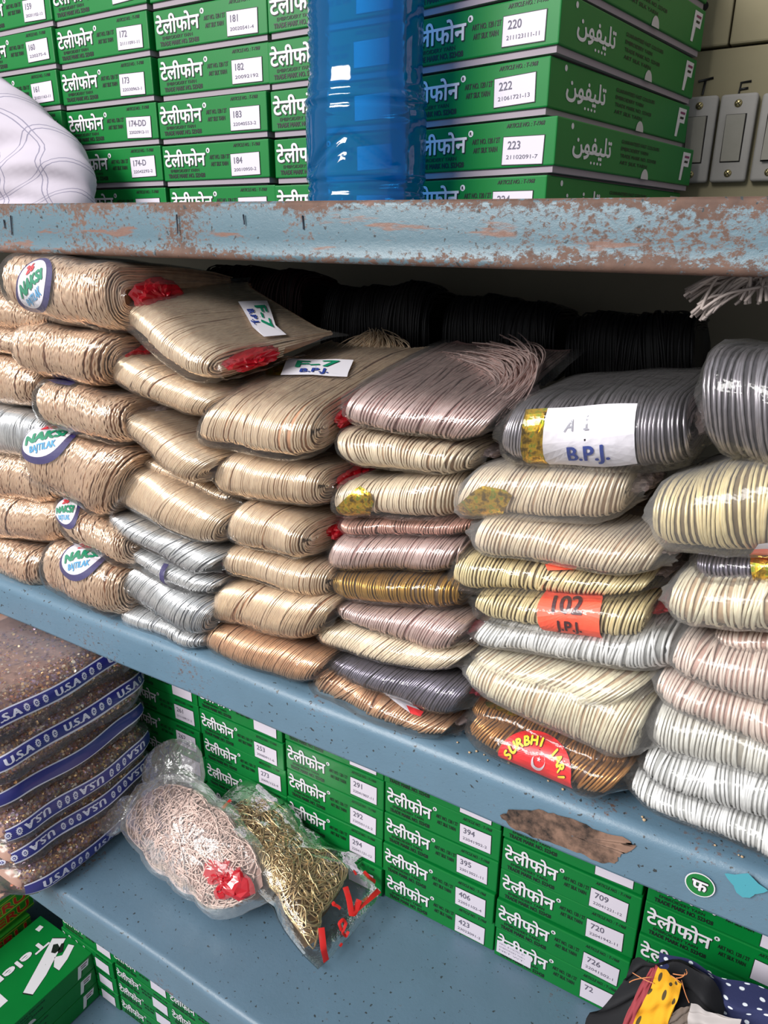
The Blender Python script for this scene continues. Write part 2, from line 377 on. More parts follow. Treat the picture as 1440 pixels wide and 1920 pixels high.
for q, (ul, ur, vt, vb) in enumerate(((1222, 1278, 190, 345), (1285, 1350, 186, 344), (1354, 1423, 181, 342), (1430, 1500, 178, 340))):
    tl, br = R3(ul, vt), R3((ul + ur) / 2 - 6, vb)
    cx = float((R3((ul + ur) / 2, vt)[0] + R3((ul + ur) / 2 - 22, vb)[0]) / 2); hw = float(R3(ur, vt)[0] - R3(ul, vt)[0]) / 2; z0, z1 = float(br[2]), float(tl[2])
    b = MB(); b.box((cx - hw, YB - 0.012, z0), (cx + hw, YB, z1), bev=0.003); p = b.build('switch', PLATE, sb, base=sbb)
    b = MB(); zz0, zz1 = z0 + (z1 - z0) * 0.24, z0 + (z1 - z0) * 0.76; rw = hw * 0.5
    b.box((cx - rw - 0.001, YB - 0.0126, zz0 - 0.001), (cx + rw + 0.001, YB - 0.011, zz1 + 0.001), 1)
    up_ = q in (0, 3)
    f0, f1 = (0.0185, 0.0135) if up_ else (0.0140, 0.0175)
    V = [(cx + s * rw, y, z) for z, f in ((zz0, f0), (zz1, f1)) for s in (-1, 1) for y in (YB - f, YB - 0.011)]
    b.add(V, [[0, 2, 6, 4], [1, 5, 7, 3], [0, 4, 5, 1], [2, 3, 7, 6], [0, 1, 3, 2], [4, 6, 7, 5]]); b.build('rocker', [ROCK, HOLE], p, smooth=False, base=sbb)
    for zc in (z0 + (z1 - z0) * 0.10, z0 + (z1 - z0) * 0.89):
        b = MB(); b.lathe([(0.0001, 0.0013), (0.002, 0.0012), (0.0034, 0.0006), (0.0038, 0), (0.0038, -0.001)], (0, 0, 0), 16)
        V = b.v[0]; b.v[0] = np.stack([cx + V[:, 0], YB - 0.0125 - V[:, 2], zc + V[:, 1]], 1)
        fnq = frame((cx, YB - 0.0139, zc), (0.8, 0, 0.6), (-0.6, 0, 0.8))
        b.add(fnq(np.array([-.003, .003, .003, -.003]), np.array([-.0004, -.0004, .0004, .0004]), 0), [[0, 1, 2, 3]], 1); b.add(fnq(np.array([-.0004, .0004, .0004, -.0004]), np.array([-.003, -.003, .003, .003]), 0), [[0, 1, 2, 3]], 1)
        b.build('screw', [SCREW, HOLE], p, base=sbb)
b = MB()
for strokes in ([(1236, 152), (1232, 187), (1254, 181)], [(1310, 153), (1338, 146)], [(1323, 151), (1317, 178)], [(1409, 152), (1390, 155), (1384, 181)], [(1386, 168), (1403, 165)]):
    b.tube([R3(u, v, YB - 0.0006) for u, v in strokes], 0.0012, 6)
b.build('marker_letter', mat('marker_black', (14, 14, 16), 0.5), sb, base=sbb)

# ---------------------------------------------------------------- thread boxes
W_, D_, H_ = 0.1425, 0.295, 0.0405
TRAY = mat('grey_tray_card', (150, 138, 148), 0.8); LILAC = mat('tray_notch', (190, 184, 186), 0.7)
CARD = mat('green_box_card', (0, 110, 46), 0.42, spec=0.35)
cb = CARD.node_tree.nodes['Principled BSDF']
L(CARD, mixc(CARD, noise(CARD, 14, 3), lin((0, 98, 40)), lin((2, 118, 48))), cb.inputs['Base Color'])
BRED = mat('logo_red', (120, 40, 90), 0.5)
def lid_mesh(z0=0.0065):
    b = MB(); b.box((0, 0, z0), (W_, D_, H_), 0, 0.0011); h = H_ - z0
    f = frame((0, -0.00025, z0), (1, 0, 0), (0, 0, 1))
    text(b, 'टेलीफोन', f, 0.024 * W_ + 0.0004, 0.41 * h - 0.0005, 0.37 * h, 2, width=0.40 * W_, bold=0.00085, z=0.0)
    text(b, 'टेलीफोन', f, 0.024 * W_, 0.41 * h, 0.37 * h, 1, width=0.40 * W_, bold=0.00042, z=0.0003)
    poly(b, ell(0.452 * W_, 0.80 * h, 0.0024, 0.0024), f, 1, 0.0, sub=1); text(b, 'R', f, 0.452 * W_, 0.80 * h - 0.0012, 0.0024, 2, align='c', bold=0.00015, z=0.0002)
    text(b, 'EMBROIDERY YARN', f, 0.075 * W_, 0.245 * h, 0.085 * h, 2, width=0.28 * W_, bold=0.00008)
    text(b, 'TRADE MARK NO. 523428', f, 0.05 * W_, 0.085 * h, 0.115 * h, 2, width=0.36 * W_, bold=0.00022)
    text(b, 'ART NO. 120 / 2T', f, 0.465 * W_, 0.56 * h, 0.115 * h, 2, width=0.185 * W_, bold=0.00012)
    text(b, 'ART SILK YARN', f, 0.475 * W_, 0.37 * h, 0.115 * h, 2, width=0.16 * W_, bold=0.00012)
    text(b, 'ARTICLE NO. : T-1968', f, 0.69 * W_, 0.845 * h, 0.09 * h, 2, width=0.235 * W_, bold=0.00008, slant=0.2)
    f = frame((W_ + 0.00025, 0, z0), (0, 1, 0), (0, 0, 1))
    text(b, '\uFEE6\uFEEE\uFED4\uFEF4\uFEE0\uFE97', f, 0.028, 0.36 * h, 0.40 * h, 1, width=0.070, bold=0.0005)
    poly(b, ell(0.025, 0.86 * h, 0.0022, 0.0022, 14), f, 1, sub=1)
    for i in range(4): poly(b, ell(0.062 + i * 0.006, 0.17 * h, 0.0016, 0.0011, 10), f, 1, sub=1)
    for i, (tx, wd) in enumerate((('GUARANTEED FAST COLOURS', .085), ('EMBROIDERY YARN', .06), ('TRADE MARK NO. 523428', .08), ('ART SILK YARN', .06))):
        text(b, tx, f, 0.118, (0.74 - i * 0.16) * h, 0.085 * h, 2, width=wd, bold=0.00008)
    poly(b, [(0.262, .12 * h), (0.268, .12 * h), (0.271, .5 * h), (0.284, .5 * h), (0.287, .88 * h), (0.266, .88 * h)], f, 1)
    poly(b, [(0.2705, .60 * h), (0.280, .60 * h), (0.281, .66 * h), (0.2715, .66 * h)], f, 2, 0.0002); poly(b, [(0.2705, .73 * h), (0.283, .73 * h), (0.2835, .79 * h), (0.271, .79 * h)], f, 3, 0.0002)
    return b
lid0 = lid_mesh().build('lid', [CARD, WHITE, BLACK, BRED], None, smooth=False)
lidL = lid_mesh(0.0012).build('lid', [CARD, WHITE, BLACK, BRED], None, smooth=False); LOW_LID = lidL.data; bpy.data.objects.remove(lidL)
b = MB(); b.box((0.0022, 0.0022, 0.0018), (W_ - 0.0022, D_ - 0.0022, 0.03), 0); b.box((0.011, 0.011, 0), (W_ - 0.011, D_ - 0.011, 0.004), 0)
f = frame((W_ + 0.0004, 0.175, 0.0), (0, 1, 0), (0, 0, 1)); poly(b, ell(0, 0.0062, 0.0085, 0.0085, 12, 0, math.pi) + [(-0.0085, 0.0062)], f, 1, sub=1)
tray0 = b.build('tray', [TRAY, LILAC], None, smooth=False)
BOXES = []
def thread_box(x, y, z, label, group, num=None, code=None, yaw=0.0, sc=1.0, scz=None, sticker=True, lowlid=False):
    first = not BOXES
    t = thing('thread_box', label, 'box', (x, y, z), group); t.rotation_euler = (0, 0, yaw); t.scale = (sc, 1.0, scz or sc)
    if first: lid0.parent = t; tray0.parent = t
    else:
        l_ = dup(lid0, t); dup(tray0, t)
        if lowlid: l_.data = LOW_LID
    BOXES.append(t)
    if sticker:
        b = MB(); z0 = 0.0012 if lowlid else 0.0065; h = H_ - z0; j = random.uniform(-.012, .012) * W_; k = random.uniform(-.03, .03) * h; a = random.uniform(-.03, .03)
        f = frame((0.675 * W_ + j, -0.0005, z0 + 0.10 * h + k), (math.cos(a), 0, math.sin(a)), (-math.sin(a), 0, math.cos(a)))
        wd, hh = 0.255 * W_, 0.58 * h
        b.add(f(np.array([-.0006, wd + .0006, wd + .0006, -.0006]), np.array([-.0006, -.0006, hh + .0006, hh + .0006]), 0), [[0, 1, 2, 3]], 2)
        b.add(f(np.array([0, wd, wd, 0]), np.array([0, 0, hh, hh]), 0.0002), [[0, 1, 2, 3]], 0)
        if num: text(b, num, f, wd * 0.12, hh * 0.56, hh * 0.30, 1, bold=0.00014, z=0.0003)
        if code: text(b, code, f, wd * 0.10, hh * 0.20, hh * 0.15, 1, width=wd * 0.78, bold=0.00003, z=0.0003)
        b.build('number_sticker', [STICK, INK, BLACK], t, smooth=False)
    return t
ORD = ['bottom', 'second from bottom', 'third from bottom', 'fourth from bottom', 'fifth from bottom', 'sixth from bottom', 'top']
GU, GL_, GF = 'green thread boxes on the upper shelf', 'green thread boxes along the lower shelf', 'green thread boxes in the lowest bay'
# upper wall: left front edge, stickers from the bottom row up
UPW = [(-0.372, 0.642, -9.0, 'in the right stack beside the switches', [('224', None), ('223', '21102091-7'), ('222', '21061721-13'), ('220', '211123111-11'), (None, None), (None, None)]),
       (-0.522, 0.638, 0.3, 'in the stack behind the blue bottle', [(None, None)] * 6),
       (-0.671, 0.634, 1.2, 'in the stack left of the bottle', [(None, None), ('184', '20010950-2'), ('183', '22040553-2'), ('182', '20092192'), ('181', '20020541-4'), (None, None)]),
       (-0.822, 0.632, 0.8, 'in the second stack left of the bottle', [(None, None), ('174-D', '22042292-2'), ('174-DD', '22020912-11'), ('173', '22030963-1'), ('172', '21111091-11'), (None, None)]),
       (-0.970, 0.626, 0.5, 'in the far left upper stack', [(None, None), (None, None), (None, None), ('161', '21031163-11'), ('160', '220275-6'), ('159', '20201102-13')])]
for x, y, yw, where, rows in UPW:
    for k, (nm, cdx) in enumerate(rows):
        lb = f'green thread box with sticker {nm}, {where}' if nm else f'green thread box, {ORD[k]} {where}'
        jx, jy = random.uniform(-.002, .002), random.uniform(-.003, .003)
        if x > -.4: jx = (0, .005, -.005, 0, 0, 0)[k]
        thread_box(x + jx, y + jy, plate(x + .07) + 0.0004 + 0.0418 * k, lb, GU, nm, cdx, math.radians(yw + random.uniform(-.5, .5)), 1.035, 1.03)
LOW = [(-0.775, 'in the stack by the sequin packets', [None, None, '262', '261', None, None]),
       (-0.632, 'in the stack behind the pink cord bag', [None, None, '273', '253', None, None]),
       (-0.489, 'in the stack behind the gold cord bag', [None, '294', '292', '291', None, None]),
       (-0.3465, 'in the middle lower stack', ['423', '406', '395', '394', None, None]),
       (-0.204, 'in the stack left of the cloth scraps', ['72', '726', '720', '709', None, None]),
       (-0.061, 'in the stack behind the cloth scraps', [None, None, '74', None, None, None]),
       (0.0815, 'in the lower stack at the right edge', [None, None, None, None, None])]
CODES = {'423': '23023091-2', '406': '22051102-4', '395': '23013021-11', '394': '22041902-2', '726': '22041502-1', '720': '22041942-11', '709': '22041221-12', '291': '22041907-11', '292': '22050112-2', '294': '22041121-12', '253': '20080911-6', '273': '20091123-9', '262': '21110921-2', '261': '21110917-2'}
for x, where, rows in LOW:
    pk = 0.0426 if -.5 < x < -.3 else 0.0408
    for k, nm in enumerate(rows):
        if x > 0.05 and k > 3: continue
        lb = f'green thread box with sticker {nm}, {where}' if nm else f'green thread box, {ORD[k]} {where}'
        jx, jy = random.uniform(-.0012, .0012), random.uniform(-.002, .002)
        t = thread_box(x + jx, 0.575 + jy, Z_LOW + 0.0005 + pk * k, lb, GL_, nm, CODES.get(nm or '', None), math.radians(random.uniform(-.4, .4)), 0.985, pk / 0.0407, lowlid=True)
        if nm == '72':
            b = MB(); f = frame((0.02 * W_, -0.0007, 0.008), (1, 0, 0), (0, 0, 1))
            b.add(f(np.array([0, .040, .040, 0]), np.array([0, 0, .017, .017]), 0), [[0, 1, 2, 3]], 0)
            for i in range(3): text(b, ('MFG. & MKTD. BY', 'EMBROIDERY YARN', 'NET WT.')[i], f, .003, .0125 - i * .0045, .0022, 1, width=.03)
            b.build('paper_label', [STICK, INK], t, smooth=False)
FLR = [(-0.979, 5), (-0.845, 6), (-0.711, 6), (-0.577, 7), (-0.443, 7)]
for c, (x, n) in enumerate(FLR):
    where = ['beside the big boxes lying flat', 'in the second lowest-bay stack', 'in the third lowest-bay stack', 'in the fourth lowest-bay stack', 'in the rightmost lowest-bay stack'][c]
    for k in range(n):
        thread_box(x + random.uniform(-.002, .002), 0.532 + random.uniform(-.002, .002), Z_BASE + 0.0005 + 0.0372 * k, f'green thread box, {ORD[k]} {where}', GF, None, None, math.radians(random.uniform(-.5, .5)), 0.935, 0.912, lowlid=True)
# three boxes lying with their long side out, and the red-lettered boxes beyond them
TEL = [('top', 'seen from above with white pictured lid'), ('middle', 'middle of the flat stack at lower left'), ('bottom', 'bottom of the flat stack at lower left')]
for k in range(3):
    z = Z_BASE + 0.0005 + 0.0345 * (2 - k)
    t = thing('thread_box', 'green thread box lying lengthwise, ' + TEL[k][1], 'box', (-1.04, 0.235, z), 'green thread boxes lying lengthwise'); t.scale = (0.985, 1, 0.85)
    l2, t2 = dup(lid0, t), dup(tray0, t); l2.data = LOW_LID
    if k == 0:
        b = MB(); f = frame((0, 0, H_ + 0.0004), (0, -1, 0), (1, 0, 0))
        text(b, 'Telephone', f, -0.268, 0.048, 0.017, 1, width=0.19, bold=0.0016); text(b, 'Telephone', f, -0.268, 0.048, 0.017, 0, width=0.19, bold=0.0009, z=0.0003)
        def tp(u, v): p = atz(u, v, z + H_ * .85); return (-(p[1] - 0.235), (p[0] + 1.04) / 0.985)
        G = lambda pts: [tp(u / 6, 1640 + v / 6) for u, v in pts]
        for pts in ([(740, 720), (590, 720), (440, 1000), (260, 1330), (370, 1350), (520, 1130), (640, 900)], [(835, 800), (770, 785), (700, 910), (615, 930), (605, 1040), (665, 1080), (760, 950)]):
            P2 = G(pts); c = np.mean(P2, 0); poly(b, c + (np.array(P2) - c) * 1.04, f, 1, 0.0); poly(b, P2, f, 0, 0.0003)
        P2 = G([(600, 790), (650, 780), (680, 840), (620, 890), (575, 880)]); poly(b, P2, f, 1, 0.0006); poly(b, G([(690, 780), (720, 770), (705, 870), (655, 890), (650, 860)]), f, 1, 0.0006)
        poly(b, G([(0, 1340), (90, 1420), (0, 1500), (-90, 1420)]), f, 0, 0.0003); poly(b, G([(395, 620), (450, 570), (490, 590), (440, 645)]), f, 0, 0.0003)
        b.build('lid_print', [WHITE, BLACK], t, smooth=False)
SG = mat('sheen_green', (46, 140, 40), 0.35, coat=0.3); SY = mat('lime_stripe', (170, 190, 60), 0.4); SR = mat('red_lettering', (196, 40, 36), 0.4)
b = MB(); b.box((0, 0, 0), (0.14, 0.28, 0.033), 0, 0.001); f = frame((0.1403, 0, 0), (0, 1, 0), (0, 0, 1))
for y0, y1 in ((.004, .006), (.027, .029)): b.add(f(np.array([0, .28, .28, 0]), np.array([y0, y0, y1, y1]), 0), [[0, 1, 2, 3]], 1)
text(b, 'SHERU', f, 0.165, 0.0085, 0.016, 1, width=0.105, bold=0.0018, z=0.0002); text(b, 'SHERU', f, 0.165, 0.0085, 0.016, 2, width=0.105, bold=0.0007, z=0.0006)
text(b, 'SHERU', f, 0.03, 0.0085, 0.016, 1, width=0.105, bold=0.0018, z=0.0002); text(b, 'SHERU', f, 0.03, 0.0085, 0.016, 2, width=0.105, bold=0.0007, z=0.0006)
sh0 = b.build('lettered_box', [SG, SY, SR], None, smooth=False)
for k in range(7):
    o = sh0 if k == 0 else dup(sh0)
    o.location = (-1.205 + random.uniform(-.003, .003), 0.255 + random.uniform(-.012, .012), Z_BASE + 0.0005 + 0.0335 * k); o.rotation_euler = (0, 0, random.uniform(-.03, .03))
    tag(o, f'green box lettered in red, {ORD[k]} of the stack at lower left edge', 'box', 'red-lettered green boxes')
# ---------------------------------------------------------------- bags of folded metallic cord
def unit(v): v = np.asarray(v, float); return v / np.linalg.norm(v)
class Fold:
    """a rounded slab: front edge runs from t=0 to t=1, phi wraps from the underside (-) over the front (0) to the top (+)"""
    def __init__(s, B0, T0, B1, T1, dep, a=0.026, Lg=0.2, endr=0.22, lump=0.05, seed=0, ret=0.010, sink=0.0, taper=0.05):
        s.B0, s.T0, s.B1, s.T1 = [np.asarray(x, float) for x in (B0, T0, B1, T1)]; s.dep = unit(dep); s.a = a; s.L = Lg; s.endr = endr; s.lump = lump; s.ret = ret
        s.ax = unit((s.B1 + s.T1) - (s.B0 + s.T0)); s.ph = np.random.RandomState(seed).uniform(0, 6.28, 6); s.PH = 1 + (Lg - a) / 0.03; s.sink = sink; s.taper = taper
    def P(s, t, phi, off=0.0, squeeze=1.0):
        t = np.asarray(t, float); phi = np.asarray(phi, float); t, phi = np.broadcast_arrays(t, phi)
        off = np.broadcast_to(off, t.shape); tt = t[..., None]
        B = s.B0 + (s.B1 - s.B0) * tt; T = s.T0 + (s.T1 - s.T0) * tt; M = (B + T) / 2; U = T - B; Hh = np.linalg.norm(U, axis=-1) / 2; U = U / (2 * Hh[..., None]); Hh = Hh * 1.045
        e = np.clip((np.abs(2 * t - 1) - 0.70) / 0.30, 0, 1.4)
        h = Hh * (1 - s.endr * e ** 2) * (1 + s.lump * (np.sin(7 * t + s.ph[0]) + 0.6 * np.sin(15 * t + s.ph[1]))) * squeeze + off
        h = np.maximum(h, 0.0012)
        ang = np.clip(phi, -1, 1) * math.pi / 2; ov = np.maximum(np.abs(phi) - 1, 0)
        zz = h * np.sign(ang) * np.abs(np.sin(ang)) ** 0.85
        zz = zz * (1 - s.taper * np.minimum(ov, 8)) * np.sqrt(np.clip(1 - (ov / (s.PH - 0.98)) ** 3, 0, 1)) 
        c = np.abs(np.cos(ang)) ** 0.9
        d = s.a * (0.6 - c) + ov * 0.03 - off * c + s.ret * e ** 2 + 0.0022 * np.sin(9 * t + s.ph[2]) * c
        p = M + U * zz[..., None] + s.dep * d[..., None]
        p[..., 2] -= s.sink * ov
        return p
    def nrm(s, t, phi):
        e = 1e-3; a = s.P(t + e, phi) - s.P(t - e, phi); b = s.P(t, phi + e) - s.P(t, phi - e); n = np.cross(a, b)
        return n / (np.linalg.norm(n, axis=-1)[..., None] + 1e-12)
    def inv(s, u, v):
        t0, t1, p0, p1 = -0.05, 1.05, -1.4, min(s.PH, 6.0)
        for it in range(4):
            tg, pg = np.meshgrid(np.linspace(t0, t1, 60), np.linspace(p0, p1, 120 if it == 0 else 60), indexing='ij')
            Q = s.P(tg, pg); uu, vv = proj(Q)
            nn = s.nrm(tg, pg); front = ((EYE - Q) * nn).sum(-1) * s.sgn > 0
            dd = (uu - u) ** 2 + (vv - v) ** 2 + np.where(front, 0, 1e7); k = np.unravel_index(np.argmin(dd), dd.shape); tc_, pc_ = tg[k], pg[k]
            wt, wp = (t1 - t0) / 20, (p1 - p0) / 20; t0, t1, p0, p1 = tc_ - wt, tc_ + wt, pc_ - wp, pc_ + wp
        return tc_, pc_
    @property
    def sgn(s):
        if not hasattr(s, '_s'):
            n = s.nrm(np.array([.5]), np.array([0.0]))[0]; s._s = 1.0 if np.dot(n, -s.dep) > 0 else -1.0
        return s._s
    def patch(s, px, off):
        C = [s.inv(*q) for q in px]                       # LT, RT, RB, LB
        C = np.array(C)
        def fn(X, Y, Z):
            X = np.atleast_1d(np.asarray(X, float)); Y = np.atleast_1d(np.asarray(Y, float)); X, Y = np.broadcast_arrays(X, Y); Z = np.broadcast_to(Z, X.shape)
            q = (C[3] * (1 - X)[:, None] * (1 - Y)[:, None] + C[2] * X[:, None] * (1 - Y)[:, None] + C[1] * X[:, None] * Y[:, None] + C[0] * (1 - X)[:, None] * Y[:, None])
            return s.P(q[:, 0], q[:, 1]) + s.nrm(q[:, 0], q[:, 1]) * s.sgn * (off + Z)[:, None]
        return fn
def strands(mb, F, n, r, phi0, phi1, K=16, wob=0.01, jit=0.35, crimp=0.0, t0=0.015, t1=0.985, off=0.0, stray=0.06, rs=None, lean=0.0):
    rs = rs or np.random.RandomState(1)
    ti = np.linspace(t0, t1, n); pitch = (t1 - t0) / n
    ph = np.concatenate([np.linspace(phi0, -1, 3)[:-1], np.linspace(-1, 1, K - 6 if phi1 > 1.5 else K - 4), np.linspace(1, phi1, 6 if phi1 > 1.5 else 4)[1:]]) if phi1 > 1 else np.linspace(phi0, phi1, K)
    Tm = np.repeat(ti[:, None], len(ph), 1); Pm = np.repeat(ph[None], n, 0)
    a = rs.uniform(0, 6.28, 8)
    fl = np.sin(9 * Tm + 1.1 * Pm + a[0]) + 0.7 * np.sin(21 * Tm - 1.7 * Pm + a[1]) + 0.5 * np.sin(37 * Tm + 0.8 * Pm + a[2])
    Tm = Tm + wob * fl * np.minimum(1, 6 * np.minimum(Tm, 1 - Tm))
    sp = rs.uniform(0, 6.28, (n, 1)); sk = rs.normal(0, 1, (n, 1)); Tm = Tm + jit * pitch * (sk * 0.8 + np.sin(sp + Pm * rs.uniform(0.5, 2.2, (n, 1))))
    Tm = Tm + lean * Pm
    st = rs.rand(n) < stray
    Tm[st] += (rs.uniform(-0.05, 0.05, (st.sum(), 1)) * Pm[st] + rs.uniform(-.02, .02, (st.sum(), 1)))
    Tm = np.clip(Tm, 0.002, 0.998)
    O = off + r * (0.2 + 0.75 * rs.rand(n, 1)) + np.where(st, r * 1.1, 0)[:, None] + 0.3 * r * np.sin(Pm * 3 + sp)
    if crimp: O = O + crimp * r * np.sin(Pm * 30 + sp * 2)
    C = F.P(Tm, Pm, O); tan = np.gradient(C, axis=1); tan /= np.linalg.norm(tan, axis=2)[..., None] + 1e-12
    nn = F.nrm(Tm, Pm) * F.sgn; side = np.cross(tan, nn); side /= np.linalg.norm(side, axis=2)[..., None] + 1e-12; nn = np.cross(side, tan)
    V = np.stack([C + r * (math.cos(x) * nn + math.sin(x) * side) for x in (-1.5, -0.5, 0.5, 1.5)], 2)    # n,K,4,3
    n_, k_ = V.shape[:2]; idx = np.arange(n_ * k_ * 4).reshape(n_, k_, 4)
    q = np.stack([idx[:, :-1, :-1], idx[:, :-1, 1:], idx[:, 1:, 1:], idx[:, 1:, :-1]], -1).reshape(-1, 4)
    mb.add(V.reshape(-1, 3), q.tolist(), 0)
def end_loops(mb, F, side, r, layers, phi1, rs):
    """the nested U-shaped edges of the fold seen at an open end"""
    ph = np.concatenate([np.linspace(-3.0, -1, 4)[:-1], np.linspace(-1, 1, 11), np.linspace(1, phi1, 7)[1:]])
    for j in range(layers):
        t = (0.985 if side > 0 else 0.015) + side * rs.uniform(-0.008, 0.006)
        C = F.P(np.full(len(ph), t), ph, -(j + 0.3) * r * 1.55)
        mb.tube(C + rs.normal(0, r * .25, C.shape), r, 4, 0, cap=False)
def core(mb, F, mi, off, t0=0.012, t1=0.988):
    t = np.linspace(t0, t1, 26); ph = np.concatenate([np.linspace(-F.PH, -1, 7)[:-1], np.linspace(-1, 1, 13), np.linspace(1, F.PH, 7)[1:]])
    G = F.P(t[:, None], ph[None], off); mb.grid(G, mi, flip=F.sgn < 0)
    k = len(ph); o = mb.n - 26 * k
    for i, rev in ((0, True), (25, False)):
        f = [o + i * k + j for j in range(k)]; mb.f.append(f[::-1] if rev else f); mb.m.append(mi)
    f1 = [o + i * k for i in range(26)] + [o + i * k + k - 1 for i in range(25, -1, -1)]; mb.f.append(f1); mb.m.append(mi)
def crumple(mb, c, ax, up_, dp, rx, ru, rd, rs, mi=0, n=10):
    n = 18; th = np.linspace(0, math.pi, n); fi = np.linspace(0, 2 * math.pi, 2 * n, endpoint=False); pz = rs.uniform(0, 6.28, 6)
    V = np.zeros((2 * n, n, 3))
    for i, f in enumerate(fi):
        for j, tt in enumerate(th):
            k = 1 + .16 * abs(math.sin(2.5 * f + 3 * tt + pz[0])) + .14 * abs(math.sin(4 * f - 5 * tt + pz[1])) + .10 * math.sin(7 * tt + pz[2]) + (rs.rand() - 0.5) * 0.10 - .12 if 0 < j < n - 1 else 1
            V[i, j] = c + k * (ax * rx * math.cos(tt) + up_ * ru * math.sin(tt) * math.cos(f) + dp * rd * math.sin(tt) * math.sin(f))
    mb.grid(V, mi, closed_u=True)

FILM = film('clear_polythene', 0.022, rough=0.09, wr=70, gloss=0.6); FILM2 = film('milky_polythene', 0.085, rough=0.15, wr=60, gloss=0.5)
REDP = mat('red_wrap_film', (178, 18, 34), 0.2, coat=0.6); PINKP = mat('pink_wrap_film', (206, 50, 84), 0.25, coat=0.4); CLRP = mat('crumpled_clear_wrap', (196, 178, 178), 0.25, coat=0.5)
CM = {}
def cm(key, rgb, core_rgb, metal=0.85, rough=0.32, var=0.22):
    CM[key] = (cord('cord_' + key, rgb, metal, rough, var), cord('core_' + key, core_rgb, 0.05, 0.6, 0.2))  # core is the cord colour darkened, painting in the shade between strands
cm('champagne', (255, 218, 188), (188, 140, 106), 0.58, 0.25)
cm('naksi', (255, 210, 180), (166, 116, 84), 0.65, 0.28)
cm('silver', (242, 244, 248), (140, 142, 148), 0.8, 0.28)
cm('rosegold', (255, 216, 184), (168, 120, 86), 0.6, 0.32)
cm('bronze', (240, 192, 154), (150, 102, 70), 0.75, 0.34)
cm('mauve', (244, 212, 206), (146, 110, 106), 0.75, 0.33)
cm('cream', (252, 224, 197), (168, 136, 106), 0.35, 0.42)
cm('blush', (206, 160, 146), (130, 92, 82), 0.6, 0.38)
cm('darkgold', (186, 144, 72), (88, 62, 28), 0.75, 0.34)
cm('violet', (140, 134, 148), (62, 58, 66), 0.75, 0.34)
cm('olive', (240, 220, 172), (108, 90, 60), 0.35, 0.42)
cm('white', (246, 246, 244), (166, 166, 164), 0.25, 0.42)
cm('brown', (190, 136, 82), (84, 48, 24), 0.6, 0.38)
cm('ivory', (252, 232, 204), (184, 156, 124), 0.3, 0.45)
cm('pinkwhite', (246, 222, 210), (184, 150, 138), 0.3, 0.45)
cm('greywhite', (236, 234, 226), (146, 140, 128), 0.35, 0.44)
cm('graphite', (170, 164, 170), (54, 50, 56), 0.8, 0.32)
cm('black', (22, 21, 24), (7, 7, 8), 0.3, 0.45)  # taken near black to deepen the shade at the back of the shelf
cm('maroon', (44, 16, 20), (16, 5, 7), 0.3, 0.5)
GOLDF = mat('gold_foil', (214, 164, 40), 0.22, 0.95); gfb = GOLDF.node_tree.nodes['Principled BSDF']
L(GOLDF, ramp(GOLDF, noise(GOLDF, 160, 2), [(0.35, lin((120, 96, 30))), (0.5, lin((224, 178, 52))), (0.62, lin((150, 170, 60))), (0.75, lin((230, 190, 70)))]), gfb.inputs['Base Color'])
LABELW = mat('label_white', (214, 210, 218), 0.5); NAVY = mat('navy_rim', (44, 36, 92), 0.45); LGREEN = mat('label_green', (10, 126, 92), 0.5); LRED = mat('label_red', (196, 44, 56), 0.5)
LBLUE = mat('label_blue', (36, 60, 140), 0.5); CYANI = mat('cyan_pen', (70, 150, 196), 0.5); ORANGE = mat('orange_card', (255, 96, 66), 0.5); DKBROWN = mat('brown_print', (66, 28, 36), 0.5)
YEL = mat('yellow_print', (240, 210, 60), 0.5); REDC = mat('red_card', (222, 38, 44), 0.42); PENG = mat('pencil_grey', (140, 140, 150), 0.6)
SM = [LABELW, NAVY, LGREEN, LRED, LBLUE, CYANI, ORANGE, DKBROWN, YEL, REDC, GOLDF, PENG]
